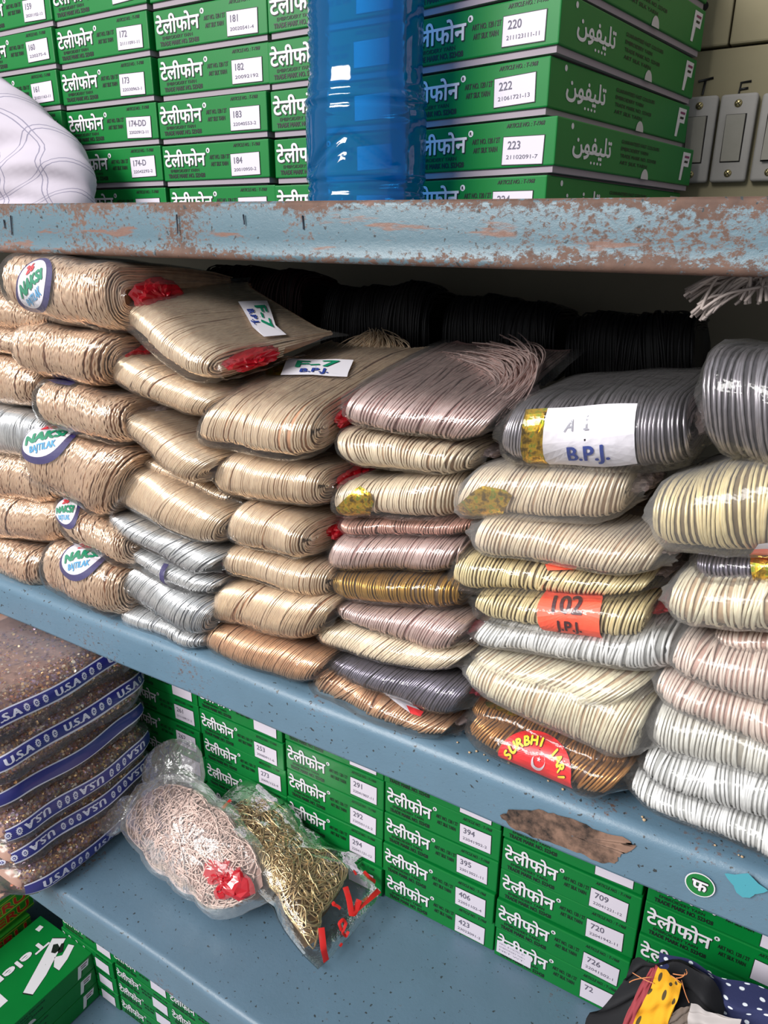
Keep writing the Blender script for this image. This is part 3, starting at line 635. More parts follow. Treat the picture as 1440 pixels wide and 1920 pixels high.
def stk(kind, b, fn):
    if kind == 'naksi':
        poly(b, ell(.5, .5, .5, .5, 36), fn, 1, 0, sub=1); poly(b, ell(.49, .53, .41, .41, 36), fn, 0, 0.0003, sub=1)
        text(b, '26', fn, .5, .70, .16, 3, width=.2, align='c', bold=.012, z=.0011); text(b, 'NAKSI', fn, .5, .43, .20, 2, width=.62, align='c', bold=.016, z=.0011)
        text(b, 'BAJTILAK', fn, .5, .24, .13, 5, width=.44, align='c', z=.0011, bold=.004)
    elif kind == 'f7':
        poly(b, [(0, 0), (1, 0), (1, 1), (0, 1)], fn, 0); text(b, 'F-7', fn, .5, .46, .40, 2, width=.62, align='c', bold=.014, z=.0009, n=6); text(b, 'B.P.J.', fn, .5, .12, .24, 4, width=.42, align='c', bold=.008, z=.0009)
    elif kind == 'bpj':
        poly(b, [(.20, 0), (1, 0), (1, 1), (.20, 1)], fn, 0, sub=6); poly(b, [(0, 0), (.20, 0), (.20, 1), (0, 1)], fn, 10, 0.0001)
        text(b, 'B.P.J.', fn, .62, .20, .24, 4, width=.36, align='c', bold=.006, z=.0010); text(b, 'A', fn, .40, .62, .18, 11, width=.09, slant=.2, z=.0010); poly(b, [(.606, .63), (.616, .63), (.616, .83), (.606, .83)], fn, 11, .0012); poly(b, [(.590, .62), (.632, .62), (.632, .645), (.590, .645)], fn, 11, .0014)
    elif kind == 'foil': poly(b, [(0, .35), (.08, .08), (.7, 0), (.8, .1), (1, .62), (.86, .8), (.48, 1), (.35, .85)], fn, 10)
    elif kind == 'foilrect': poly(b, [(0, 0), (1, 0), (1, 1), (0, 1)], fn, 10)
    elif kind == '102':
        poly(b, [(.03, 0), (.98, 0), (1, .3), (1, .8), (.93, 1), (.06, 1), (0, .6)], fn, 6, sub=6)
        text(b, '102', fn, .48, .50, .32, 7, width=.46, align='c', bold=.012, z=.0010); text(b, 'J.P.J.', fn, .5, .22, .17, 7, width=.40, align='c', bold=.008, z=.0010)
    elif kind == 'orange': poly(b, [(.15, 0), (.95, .05), (1, .9), (.4, 1), (0, .55)], fn, 6)
    elif kind == 'orangewhite': poly(b, [(0, 0), (1, 0), (1, .7), (.12, .75)], fn, 6); poly(b, [(.12, .75), (1, .7), (1, 1), (.2, 1)], fn, 0, 0.0001)
    elif kind == 'navystripe': poly(b, [(.2, 0), (.9, 0), (.7, 1), (0, 1)], fn, 1)
    elif kind == 'navyrim': poly(b, [(0, .6), (.25, .1), (.7, 0), (1, .45), (.8, .9), (.3, 1)], fn, 1)
    elif kind == 'torn':
        poly(b, [(0, .95), (.10, 1), (.28, .62), (.22, .40), (.02, .70)], fn, 10, 0.0001); poly(b, [(.20, .72), (.36, .66), (.98, .16), (.86, 0), (.30, .34)], fn, 0); poly(b, [(.17, .52), (.34, .56), (.36, .40), (.20, .30)], fn, 9, 0.0003); poly(b, [(.76, .18), (.98, .20), (.96, .02), (.84, .0)], fn, 9, 0.0003)
    elif kind == 'surbhi':
        poly(b, ell(.5, 0, .5, .98, 30, 0, math.pi) + [(0, 0)], fn, 9, sub=1)
        word = 'SURBHI JARI'
        for i, ch in enumerate(word):
            if ch == ' ': continue
            a = math.radians(158 - i * 13.6); V, Fc = text_fine(ch); V = V.copy(); V[:, 0] -= (V[:, 0].min() + V[:, 0].max()) / 2; sc = .098
            for q, (mi_, bd) in enumerate(((7, .012), (8, .006))):
                for dx, dy in ((0, 0), (bd, 0), (-bd, 0), (0, bd * 2), (0, -bd * 2)):
                    lx, ly = V[:, 0] * sc + dx, V[:, 1] * sc * 1.0 + dy / 2
                    # unit frame is half as tall as wide, so y is doubled
                    X = .5 + (.335 + ly) * math.cos(a) + lx * math.sin(a); Y = 2 * ((.335 + ly) * math.sin(a) - lx * math.cos(a)) * .98
                    b.add(fn(X, Y, .0009 + q * .0004 + V[:, 2] * 1e-5 + abs(dx) * .002 + abs(dy) * .004), Fc, mi_)
        cx, cy = .52, .36
        out = [(cx + .085 * math.cos(x), cy + .17 * math.sin(x)) for x in np.linspace(math.radians(160), math.radians(400), 22)]
        inn = [(cx + .005 + .072 * math.cos(x), cy + .05 + .145 * math.sin(x)) for x in np.linspace(math.radians(400), math.radians(160), 22)]
        G = np.array([[o_, i_] for o_, i_ in zip(out, inn[::-1])]); V = fn(G[..., 0].ravel(), G[..., 1].ravel(), .0012); b.grid(V.reshape(22, 2, 3), 0)
        poly(b, [(cx + (.028 if k % 2 == 0 else .011) * math.sin(k * math.pi / 5), cy + .07 + 2 * (.028 if k % 2 == 0 else .011) * math.cos(k * math.pi / 5)) for k in range(10)], fn, 0, .0012, sub=1)
GB = 'bags of folded metallic cord on the middle shelf'
BAGN = [0]
def bag(label, key, LT, RT, RB, LB, yL, yR, pitch=0.0024, r=0.00095, wob=0.010, jit=0.16, crimp=0.0, stray=0.05, top=2.4, Lg=0.19, end='', lend='', stickers=(), a=0.024, endr=0.2, lump=0.04, fm=None, lean=0.0, drop=0.0, pinch=(1, 1), name='cord_bag', dx=None, ret=0.010, wrap=True, loops=6, yT=0.0, taper=.05, wd=.024, group=GB, cat='bag of cord'):
    BAGN[0] += 1; sd = BAGN[0]; rs = np.random.RandomState(100 + sd)
    T0, T1, B1, B0 = aty(*LT, yL + yT), aty(*RT, yR + yT), aty(*RB, yR), aty(*LB, yL)
    axd = (B1 + T1 - B0 - T0); dep = np.array([-axd[1], axd[0], drop * np.hypot(axd[0], axd[1])]) if dx is None else np.array([dx, 1, drop])
    F = Fold(B0, T0, B1, T1, dep, a, Lg, endr, lump, sd, ret, taper=taper)
    base = (B0 + B1) / 2
    t = thing(name, label, cat, base, group); t['name_kind'] = 'cord bag'; del t['name_kind']
    ln = np.linalg.norm((B1 + T1 - B0 - T0) / 2); n = max(8, int(ln / pitch))
    mb = MB(); core(mb, F, 1, -0.3 * r, .02, .972)
    strands(mb, F, n, r, -2.2, top, 44 if crimp else 17, wob, jit, crimp, stray=stray, rs=rs, lean=lean)
    end_loops(mb, F, 1, r * 1.15, loops + 3, min(max(top, 2.6), 6.2), rs); end_loops(mb, F, -1, r * 1.15, 5, min(top, 3), rs)
    mb.build('cord_hank', list(CM[key]), t, base=base)
    upv = unit(T1 - B1); hh = np.linalg.norm(T1 - B1) / 2
    for e_, sgn, tt, Uv in ((end, 1, 1.0, T1 - B1), (lend, -1, 0.0, T0 - B0)):
        if not e_: continue
        hh = np.linalg.norm(Uv) / 2; c = (F.P(tt, np.array([1.0])) + F.P(tt, np.array([-1.0])))[0] / 2 + F.dep * (a * 0.2 + wd) + F.ax * sgn * 0.002
        b = MB(); crumple(b, c, F.ax, unit(Uv), F.dep, 0.011, hh * 0.52, 0.028, rs); b.build({'red': 'red_wrap', 'pink': 'pink_wrap', 'clear': 'clear_wrap'}[e_], {'red': REDP, 'pink': PINKP, 'clear': CLRP}[e_], t, smooth=False, base=base)
    for kind, px in stickers:
        b = MB(); CURVED[0] = True; stk(kind, b, F.patch(px, 0.0050)); CURVED[0] = False; b.build('paper_label' if 'foil' not in kind else 'foil_label', SM, t, smooth=False, base=base)
    if wrap:
        tp_ = np.array([-0.085, -0.05, -0.015, 0.02, 0.08, 0.16, 0.25, 0.34, 0.43, 0.52, 0.61, 0.70, 0.79, 0.88, 0.95, 0.985, 1.02, 1.05, 1.085])
        ph = np.concatenate([np.linspace(-3.2, -1, 5)[:-1], np.linspace(-1, 1, 15), np.linspace(1, min(max(top + .3, 3), F.PH - .12), 6)[1:]])
        sq = np.interp(tp_, [-0.085, -0.02, 0.03, 0.97, 1.02, 1.085], [0.35 + .1 * rs.rand(), 0.86, 1, 1, 0.86, 0.35 + .1 * rs.rand()])
        tq = np.where(tp_ < 0, tp_ * pinch[0], np.where(tp_ > 1, 1 + (tp_ - 1) * pinch[1], tp_))
        Tm = np.repeat(tq[:, None], len(ph), 1); Pm = np.repeat(ph[None], len(tp_), 0)
        Tm = Tm + np.where((Tm < 0) | (Tm > 1), rs.normal(0, .008, Tm.shape), 0)
        wr = rs.rand(*Tm.shape) * 0.0016; wr[(Tm < 0) | (Tm > 1)] *= 2.2
        b = MB(); b.grid(F.P(Tm, Pm, np.where((Tm < -.01) | (Tm > 1.01), 0.003, 0.0030 + (0.0044 * np.exp(-(Pm / .85) ** 4) if stickers else 0)) + wr, sq[:, None])); b.build('plastic_bag', fm or FILM, t, base=base)
    return t, F
# ---- leftmost column of crinkled gold bags (cut by the left edge of the photo)
NK = dict(pitch=0.0022, r=0.00105, crimp=0.5, jit=.2, wob=0.008, stray=0.10, lump=0.05)
bag('gold cord bag with red wrap showing, top of the far left column', 'naksi', (-70, 530), (92, 578), (92, 622), (-70, 608), .54, .53, end='red', loops=8, **NK)
bag('crinkled gold cord bag squeezed under the red-wrapped bag, far left column', 'naksi', (-80, 612), (70, 628), (62, 664), (-80, 652), .53, .52, **NK)
bag('crinkled gold cord bag just above the silver bag, far left column', 'naksi', (-80, 656), (66, 692), (70, 762), (-80, 742), .53, .515, **NK)
bag('only silver cord bag in the far left column', 'silver', (-85, 748), (78, 786), (82, 862), (-85, 838), .52, .51, pitch=.0021, r=.0009, stray=.16, wob=.014)
bag('gold cord bag directly below the silver bag, far left column', 'naksi', (-80, 842), (96, 876), (98, 944), (-80, 918), .52, .505, **NK)
bag('gold cord bag, second from bottom of the far left column', 'naksi', (-80, 922), (112, 952), (112, 1018), (-80, 998), .52, .50, **NK)
bag('gold cord bag lying on the shelf at the bottom of the far left column', 'naksi', (-80, 1000), (78, 1040), (80, 1104), (-80, 1062), .51, .50, **NK)
# ---- second column: labelled crinkled gold
bag('crinkled gold cord bag with upright oval label, top of its stack under the upper shelf', 'naksi', (8, 480), (196, 500), (212, 622), (26, 576), .525, .505, end='red', top=5.5, a=.03, loops=9, endr=.12, stickers=[('naksi', [(40, 508), (114, 486), (124, 562), (54, 602)])], **NK)
bag('plump crinkled gold cord bag without label, right under the top labelled bag', 'naksi', (20, 612), (204, 632), (192, 726), (36, 690), .52, .505, end='red', loops=8, **NK)
bag('crinkled gold cord bag with a sliver of navy label rim, third in the second column', 'naksi', (70, 716), (226, 756), (236, 834), (84, 790), .515, .50, end='clear', loops=8, stickers=[('navyrim', [(92, 712), (150, 722), (152, 732), (92, 724)])], **NK)
bag('crinkled gold cord bag with wide oval label, beside the far left silver bag', 'naksi', (44, 806), (236, 858), (198, 970), (58, 900), .51, .495, loops=8, stickers=[('naksi', [(50, 812), (150, 808), (144, 864), (52, 876)])], yT=.0, **NK)
bag('crinkled gold cord bag with shaded oval label, second from bottom of second column', 'naksi', (102, 936), (226, 1002), (244, 1064), (130, 1000), .51, .495, loops=8, stickers=[('naksi', [(96, 934), (160, 940), (162, 996), (100, 994)])], **NK)
bag('crinkled gold cord bag with half hidden oval label, lying on shelf in second column', 'naksi', (84, 1016), (216, 1074), (228, 1160), (90, 1102), .50, .485, end='red', loops=9, stickers=[('naksi', [(120, 1034), (212, 1030), (206, 1082), (128, 1098)])], **NK)
# ---- third column: smooth champagne and silver
SMO = dict(pitch=0.0021, r=0.00094, wob=0.006, stray=0.03, lump=0.025, jit=0.14)
bag('champagne cord bag with sideways F-7 label, top of the third column', 'champagne', (246, 556), (394, 664), (390, 720), (238, 600), .545, .50, end='red', top=5.0, Lg=.155, a=.03, loops=12, drop=.14, taper=.12, wd=.012, stickers=[('f7', [(500, 572), (536, 636), (494, 640), (446, 574)])], **SMO)
bag('champagne cord bag second from top of the third column, open end dark', 'champagne', (206, 656), (404, 742), (372, 786), (186, 702), .53, .50, end='clear', **SMO)
bag('slanting champagne cord bag with red wrap, third in the third column', 'champagne', (216, 752), (398, 862), (354, 912), (210, 780), .525, .49, end='red', **SMO)
bag('thin champagne cord bag peeking out below the slanting bag, third column', 'champagne', (244, 832), (430, 922), (428, 952), (236, 850), .545, .52, end='red', **SMO)
bag('champagne cord bag resting on the silver bags, red wrap at its right end', 'champagne', (236, 868), (416, 966), (392, 1028), (204, 936), .52, .49, end='red', **SMO)
SIL = dict(pitch=.0018, r=.0008, wob=.010, stray=.12, lump=.03, jit=.25)
bag('bright silver cord bag, topmost of the silver ones in the third column', 'silver', (208, 958), (412, 1046), (370, 1082), (198, 976), .515, .49, end='pink', **SIL)
bag('thin grey silver cord bag with a navy stripe', 'silver', (228, 1018), (408, 1092), (382, 1120), (224, 1034), .515, .495, end='clear', stickers=[('navystripe', [(311, 1062), (324, 1066), (320, 1096), (308, 1088)])], **SIL)
bag('plump slanting silver cord bag, second from bottom of the third column', 'silver', (248, 1058), (386, 1140), (372, 1198), (212, 1098), .51, .485, **SIL)
bag('thin silver cord bag flat on the shelf at the bottom of the third column', 'silver', (230, 1132), (382, 1192), (380, 1218), (228, 1162), .505, .495, **SIL)
# ---- fourth column
tD, FD = bag('big champagne cord bag with flat F-7 label and gold foil on top', 'champagne', (400, 748), (586, 776), (590, 858), (376, 826), .51, .50, end='red', top=6.5, Lg=.21, a=.032, loops=12, endr=.16, drop=.27, pitch=.0022, r=.00095, wob=.014, stray=.08, lump=.03,
    stickers=[('f7', [(542, 680), (664, 684), (652, 716), (528, 712)]), ('foilrect', [(514, 680), (542, 680), (528, 712), (500, 711)])])
bag('champagne cord bag right below the big F-7 bag, red wrap at its right end', 'champagne', (414, 852), (598, 884), (597, 952), (399, 922), .51, .50, end='red', loops=8, **SMO)
bag('champagne cord bag with wide open red end, third in the fourth column', 'champagne', (446, 939), (574, 982), (574, 1052), (422, 1011), .51, .495, end='red', a=.03, loops=10, **SMO)
bag('shiny yellowish gold cord bag, middle of the fourth column', 'champagne', (424, 1023), (612, 1068), (608, 1126), (420, 1070), .51, .50, **SMO)
bag('rosy gold cord bag, second from bottom of the fourth column', 'rosegold', (414, 1092), (618, 1132), (577, 1204), (390, 1158), .51, .49, loops=6, pitch=.0021, r=.0009, wob=.010, stray=.10)
bag('bronze cord bag at the bottom of the fourth column on the shelf', 'bronze', (390, 1170), (607, 1236), (574, 1287), (380, 1213), .505, .49, pitch=.0022, r=.00092, wob=.006)
# ---- fifth column
tE, FE = bag('big shiny mauve pink cord bag on top of the fifth column', 'mauve', (658, 736), (944, 766), (886, 830), (646, 790), .515, .515, top=6.0, Lg=.21, a=.032, drop=.17, pitch=.0024, r=.00095, wob=.016, stray=.12, loops=8, end='clear')
bag('cream cord bag with loose tail, directly under the mauve pink bag', 'cream', (628, 806), (890, 842), (872, 888), (648, 870), .52, .515, top=4, end='clear', loops=8, wob=.012, stray=.05)
bag('cream cord bag with gold foil sticker at its left end', 'cream', (634, 908), (868, 892), (857, 968), (628, 960), .52, .52, pitch=.0023, r=.0009, wob=.006, stickers=[('foil', [(646, 918), (716, 916), (712, 962), (636, 966)])])
bag('thin dull pink cord bag pressed under the foil-stickered cream bag', 'blush', (638, 974), (888, 972), (880, 1000), (643, 1000), .525, .525, pitch=.0022, r=.0009)
bag('silvery pink cord bag with clear glossy wrapping, middle of the fifth column', 'mauve', (626, 1010), (876, 1016), (852, 1068), (608, 1066), .515, .515, pitch=.0023, r=.0009, wob=.008)
bag('dark gold cord bag in the fifth column', 'darkgold', (614, 1074), (858, 1086), (861, 1142), (628, 1120), .515, .51, wob=.014, stray=.12, pitch=.0027, r=.001)
bag('slanting pink cord bag with pink wrap at its right end', 'mauve', (630, 1128), (872, 1168), (834, 1228), (630, 1150), .515, .495, end='pink', pitch=.0023, r=.0009, wob=.008)
bag('cream cord bag third from bottom of the fifth column', 'cream', (612, 1168), (880, 1226), (820, 1264), (590, 1202), .51, .495, end='clear', wob=.008, top=3)
bag('dark violet grey cord bag near the bottom of the fifth column', 'violet', (622, 1230), (880, 1288), (838, 1348), (607, 1246), .515, .495, end='pink', pitch=.0024, r=.00092, wob=.01)
bag('brownish gold cord bag with torn red and white label, bottom of fifth column', 'bronze', (604, 1254), (842, 1366), (820, 1384), (580, 1288), .505, .495, wob=.02, stray=.14, end='clear', stickers=[('torn', [(672, 1240), (808, 1306), (796, 1352), (660, 1292)])], a=.02)
# ---- sixth column
CO = dict(pitch=.0026, r=.00094, wob=.009, stray=.05, jit=.16)
bag('graphite grey cord bag with white B.P.J. label and gold strip', 'graphite', (960, 758), (1286, 748), (1296, 878), (938, 862), .515, .515, top=6, Lg=.2, a=.032, drop=.06, pitch=.0027, r=.001, wob=.012, stray=.08, end='clear', stickers=[('bpj', [(990, 776), (1196, 766), (1196, 858), (992, 862)])])
bag('cream cord bag with gold foil sticker under the graphite bag', 'cream', (886, 882), (1184, 886), (1164, 970), (848, 962), .515, .515, fm=FILM2, end='clear', stickers=[('foil', [(866, 912), (970, 906), (968, 956), (866, 964)])], loops=8, **CO)
bag('cream cord bag with blunt milky right end, third in the sixth column', 'cream', (902, 968), (1246, 1026), (1208, 1080), (886, 1034), .51, .50, end='clear', fm=FILM2, **CO)
bag('olive cord bag with a scrap of orange label', 'olive', (856, 1038), (1226, 1086), (1200, 1114), (850, 1100), .515, .51, end='clear', stickers=[('orange', [(1028, 1060), (1088, 1062), (1084, 1078), (1022, 1076)])], **CO)
bag('olive cord bag with big orange 102 label', 'olive', (894, 1110), (1216, 1136), (1200, 1200), (886, 1150), .51, .50, end='red', top=3, stickers=[('102', [(1022, 1114), (1138, 1118), (1136, 1192), (1020, 1176)])], **CO)
bag('silvery white cord bag below the orange 102 label', 'white', (906, 1168), (1256, 1192), (1248, 1262), (882, 1202), .51, .50, fm=FILM2, **{**CO, 'wob': .016, 'stray': .12})
bag('ivory cord bag with ends bunched sideways, under the silvery white bag', 'ivory', (892, 1222), (1216, 1282), (1120, 1338), (886, 1236), .51, .495, fm=FILM2, lean=.03, **{**CO, 'wob': .02, 'stray': .15})
bag('big ivory cord bag slanting down to the right, third from bottom of sixth column', 'ivory', (876, 1238), (1216, 1326), (1180, 1438), (868, 1278), .50, .49, fm=FILM2, lean=.015, **{**CO, 'wob': .012})
bag('thin brown cord bag with folded gold foil sticker', 'brown', (890, 1310), (1190, 1424), (1188, 1444), (886, 1338), .515, .50, stickers=[('foil', [(916, 1310), (990, 1340), (982, 1356), (910, 1330)])], **CO)
bag('brown cord bag with red half-round card with crescent, lying on the shelf', 'brown', (890, 1344), (1178, 1450), (1128, 1494), (872, 1372), .50, .485, pitch=.0027, r=.00098, wob=.02, stray=.14, endr=.1, stickers=[('surbhi', [(958, 1352), (1097, 1414), (1073, 1480), (936, 1420)])], a=.022)
# ---- right column
bag('dark grey cord bag bulging out at the top of the right column', 'graphite', (1318, 662), (1590, 676), (1590, 922), (1334, 846), .50, .49, top=5, Lg=.2, a=.04, pitch=.0032, r=.00105, wob=.022, stray=.10, endr=.1)
bag('plump olive cream cord bag with orange label corner at the right edge', 'olive', (1226, 914), (1590, 852), (1580, 1040), (1228, 1024), .50, .49, a=.036, fm=FILM2, endr=.25, stickers=[('orangewhite', [(1408, 1010), (1480, 1004), (1480, 1040), (1402, 1038)])], **{**CO, 'wob': .022, 'pitch': .0030, 'r': .00105})
bag('purple grey cord bag with gold strip at the right edge', 'violet', (1304, 1038), (1590, 1040), (1590, 1086), (1306, 1080), .51, .50, stickers=[('foilrect', [(1412, 1036), (1470, 1036), (1470, 1082), (1414, 1080)])], lean=-.012, **CO)
bag('tangled cream cord bag with loose milky end, right column', 'ivory', (1262, 1086), (1590, 1084), (1590, 1190), (1254, 1164), .50, .49, a=.034, fm=FILM2, lean=.03, **{**CO, 'wob': .03, 'stray': .22, 'pitch': .0030, 'r': .0011})
bag('small pinkish cord bag wedged at the right edge', 'pinkwhite', (1340, 1180), (1590, 1190), (1590, 1252), (1342, 1202), .515, .505, **{**CO, 'wob': .02})
bag('pale pink cord bag, upper of the two pink ones in the right column', 'pinkwhite', (1268, 1204), (1590, 1256), (1590, 1362), (1254, 1258), .50, .49, fm=FILM2, **{**CO, 'stray': .10})
bag('dusty pink cord bag, lower of the two pink ones in the right column', 'pinkwhite', (1240, 1262), (1590, 1378), (1590, 1470), (1228, 1302), .50, .485, fm=FILM2, **{**CO, 'stray': .10, 'wob': .014})
bag('greyish white cord bag under the pink ones, right column', 'greywhite', (1232, 1328), (1590, 1418), (1590, 1496), (1220, 1398), .50, .49, fm=FILM2, **{**CO, 'pitch': .0025})
bag('white cord bag second from bottom of the right column', 'white', (1212, 1408), (1590, 1496), (1590, 1596), (1200, 1452), .495, .485, **{**CO, 'wob': .018, 'stray': .08, 'pitch': .0025})
bag('white cord bag at the bottom of the right column on the shelf', 'white', (1184, 1452), (1590, 1604), (1590, 1664), (1184, 1490), .49, .48, **{**CO, 'wob': .012, 'pitch': .0025})
def tuft(t, key, A, Bm, E_, n, spread, seed):
    rs = np.random.RandomState(seed); b = MB(); base = np.array(t.location); tt = np.linspace(0, 1, 12)[:, None]
    for i in range(n):
        k = rs.rand(3); p = [aty(q[0][0] + (q[1][0] - q[0][0]) * k_ , q[0][1] + (q[1][1] - q[0][1]) * k_, q[0][2] + (q[1][2] - q[0][2]) * k_) + rs.normal(0, spread, 3) for q, k_ in zip((A, Bm, E_), (k[0], k[1] * .5 + k[0] * .5, k[2] * .4 + k[0] * .6))]
        P = p[0] * (1 - tt) ** 2 + 2 * p[1] * tt * (1 - tt) + p[2] * tt ** 2; b.tube(P, .00065, 4, 0, cap=False)
    b.build('loose_cords', CM[key][0], t, base=base)
tuft(tD, 'champagne', ((690, 628, .70), (722, 632, .71)), ((620, 640, .67), (800, 640, .69)), ((560, 690, .64), (780, 690, .66)), 190, .0035, 3)
tuft(tE, 'mauve', ((880, 790, .53), (952, 764, .535)), ((985, 720, .55), (1090, 640, .60)), ((760, 690, .64), (1000, 640, .69)), 190, .0045, 4)
# ---- dark bags added at the back; near-black colour stands in for deep shade
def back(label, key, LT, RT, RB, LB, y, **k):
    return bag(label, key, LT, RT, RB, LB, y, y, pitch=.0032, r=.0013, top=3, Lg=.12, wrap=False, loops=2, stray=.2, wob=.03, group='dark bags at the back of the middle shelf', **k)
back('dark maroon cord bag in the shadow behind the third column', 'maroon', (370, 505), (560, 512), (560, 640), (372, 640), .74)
back('black cord bag deepening the shadow behind the fourth column', 'black', (600, 545), (800, 540), (800, 720), (600, 720), .74)
back('black cord bag deepening the shadow behind the mauve pink bag', 'black', (830, 560), (1040, 575), (1040, 720), (830, 720), .76)
back('black cord bag deepening the shadow behind the graphite bag', 'black', (1060, 600), (1300, 590), (1300, 760), (1060, 760), .74)
# ---------------------------------------------------------------- loose cotton tassel above the right column
TAS = wallmat('grey_cotton_yarn', (150, 138, 134), (182, 170, 164), 60)
b = MB(); rs = np.random.RandomState(5); c0 = aty(1420, 512, .56); tb = c0
ends = [(1290, 545), (1288, 560), (1296, 540), (1318, 600), (1300, 590), (1340, 566), (1312, 574), (1360, 562), (1384, 566), (1402, 568), (1424, 566), (1440, 560), (1330, 590)]
for (u, v) in ends:
    for q in range(5):
        e = aty(u + rs.uniform(-6, 6), v + rs.uniform(-5, 5), .545 + rs.uniform(0, .02)); s0 = c0 + rs.normal(0, .006, 3); mid_ = (s0 + e) / 2 + np.array([rs.uniform(-.006, .006), rs.uniform(-.008, .004), .008 + rs.uniform(0, .004)])
        tt = np.linspace(0, 1, 9)[:, None]; P = s0 * (1 - tt) ** 2 + 2 * mid_ * tt * (1 - tt) + e * tt ** 2; P[:, 2] += .0006 * np.sin(np.linspace(0, 9, 9) + q); b.tube(P, .0011, 5)
tag(b.build('yarn_tassel', TAS, base=tb), 'frayed grey cotton yarn tassel hanging under the upper shelf at right', 'tassel')
# ---------------------------------------------------------------- sequin packets on the lower shelf
SEQ = mat('gold_sequin', (250, 206, 144), 0.2, 0.6); SEQ2 = mat('copper_sequin', (214, 146, 116), 0.22, 0.5); SEQ3 = mat('pale_sequin', (244, 226, 204), 0.2, 0.6); SEQ4 = mat('lilac_sequin', (200, 170, 196), 0.22, 0.5)
SEQB = mat('sequin_bed', (186, 144, 126), 0.5, 0.2); BAND = mat('indigo_band', (44, 46, 128), 0.35, coat=0.4); BWH = mat('band_white', (214, 214, 232), 0.4); FILM3 = film('packet_polythene', 0.06, rough=0.12, wr=30, gloss=0.8, hazecol=(.80, .78, .88))
PK = [('bottom packet of sequins resting on the lower shelf', 0.040, False, .006), ('second sequin packet from the shelf, band half crushed', 0.042, True, .0), ('third sequin packet from the shelf, lettering upside down', 0.043, True, .004), ('fourth sequin packet from the shelf, rolled edge without clear lettering', 0.040, True, -.003), ('second sequin packet from the top, clear U.S.A lettering', 0.048, False, .003), ('topmost sequin packet under the middle shelf', 0.046, False, -.002)]
z = Z_LOW + 0.003
for k, (lb, hh, flip, dx_) in enumerate(PK):
    rs = np.random.RandomState(40 + k); xr = -0.712 + dx_; y0, y1 = 0.345 - .004 * k, 0.545 + .004 * rs.rand() 
    Bn, Tn, Bf, Tf = (xr, y0, z), (xr, y0, z + hh), (xr, y1, z), (xr, y1, z + hh)
    F = Fold(Bn, Tn, Bf, Tf, (-1, 0, 0), .030, .24, .30, .03, 60 + k, .012); base = ((xr - .1), (y0 + y1) / 2, z)
    t = thing('sequin_packet', lb, 'packet of sequins', base, 'clear packets of sequins')
    b = MB(); core(b, F, 0, -0.004); n = 6500
    tt = rs.uniform(0.01, 0.99, n); pp = rs.uniform(-1.5, 5.5 if k == 5 else 2.2, n); pp = np.where(rs.rand(n) < .62, rs.uniform(-1.1, 1.1, n), pp)
    C = F.P(tt, pp, -0.0036 + rs.rand(n) * .0022); nn = F.nrm(tt, pp) * F.sgn + rs.normal(0, .55, (n, 3)); nn /= np.linalg.norm(nn, axis=1)[:, None]
    A = np.cross(nn, [0.3, 0.2, 0.9]); A /= np.linalg.norm(A, axis=1)[:, None]; Bv = np.cross(nn, A); rad = rs.uniform(.0011, .0021, n)[:, None]
    for mi in range(4):
        s_ = np.where(rs.randint(0, 4, n) == mi)[0] if mi else np.arange(n)[rs.rand(n) < .45]
        ang = np.arange(7) * 2 * math.pi / 7
        V = np.concatenate([(C + rad * (math.cos(a) * A + math.sin(a) * Bv))[s_][:, None] for a in ang], 1)
        b.add(V.reshape(-1, 3), (np.arange(len(s_) * 7).reshape(-1, 7)).tolist(), mi + 1)
    o = b.build('sequins', [SEQB, SEQ, SEQ2, SEQ3, SEQ4], t, smooth=False, base=base); o['kind'] = 'stuff'
    # printed band with rosettes and lettering along the right-hand face
    pc = [-.05, .15, .05, .1, .18, .2][k]; pw = .17
    def bf(X, Y, Z, F=F, pc=pc, pw=pw, flip=flip):
        X = np.atleast_1d(np.asarray(X, float)); Y = np.atleast_1d(np.asarray(Y, float)); X, Y = np.broadcast_arrays(X, Y); Z = np.broadcast_to(Z, X.shape)
        if flip: X, Y = 1 - X, 1 - Y
        t_ = X; p_ = pc + (Y - .5) * 2 * pw + .04 * np.sin(X * 9)
        return F.P(t_, p_, 0.0084) + F.nrm(t_, p_) * F.sgn * Z[:, None]
    b = MB(); xs = np.linspace(0.0, 1.0, 40); ys = np.linspace(0, 1, 6)
    for (ya, yb, mi, zz) in ((0.0, 1.0, 1, 0), (.10, .90, 0, .0003)):
        G = np.array([[(x, ya + (yb - ya) * y) for y in ys] for x in xs]); V = bf(G[..., 0].ravel(), G[..., 1].ravel(), zz); b.grid(V.reshape(40, 6, 3), mi)
    CURVED[0] = True
    if k != 3:
        for c_ in (.06, .40, .74):
            text(b, 'U.S.A', bf, c_ + .025, .26, .48, 1, width=.15, bold=.004, z=.0006)
            for q in range(3):
                cx = c_ + .205 + .05 * q; rr = .017; ry = .30
                poly(b, [(cx + rr * (1 if i % 2 == 0 else .72) * math.cos(i * math.pi / 12), .5 + ry * (1 if i % 2 == 0 else .72) * math.sin(i * math.pi / 12)) for i in range(24)], bf, 1, .0006, sub=1)
                poly(b, ell(cx, .5, rr * .42, ry * .42, 14), bf, 0, .0009, sub=1); poly(b, ell(cx, .5, rr * .2, ry * .2, 10), bf, 1, .0012, sub=1)
    CURVED[0] = False
    b.build('printed_band', [BAND, BWH], t, smooth=True, base=base)
    tp_ = np.concatenate([[-.16, -.11, -.05], np.linspace(0, 1, 26), [1.02, 1.04]]); ph = np.concatenate([np.linspace(-3, -1, 4)[:-1], np.linspace(-1, 1, 17), np.linspace(1, 7, 8)[1:]])
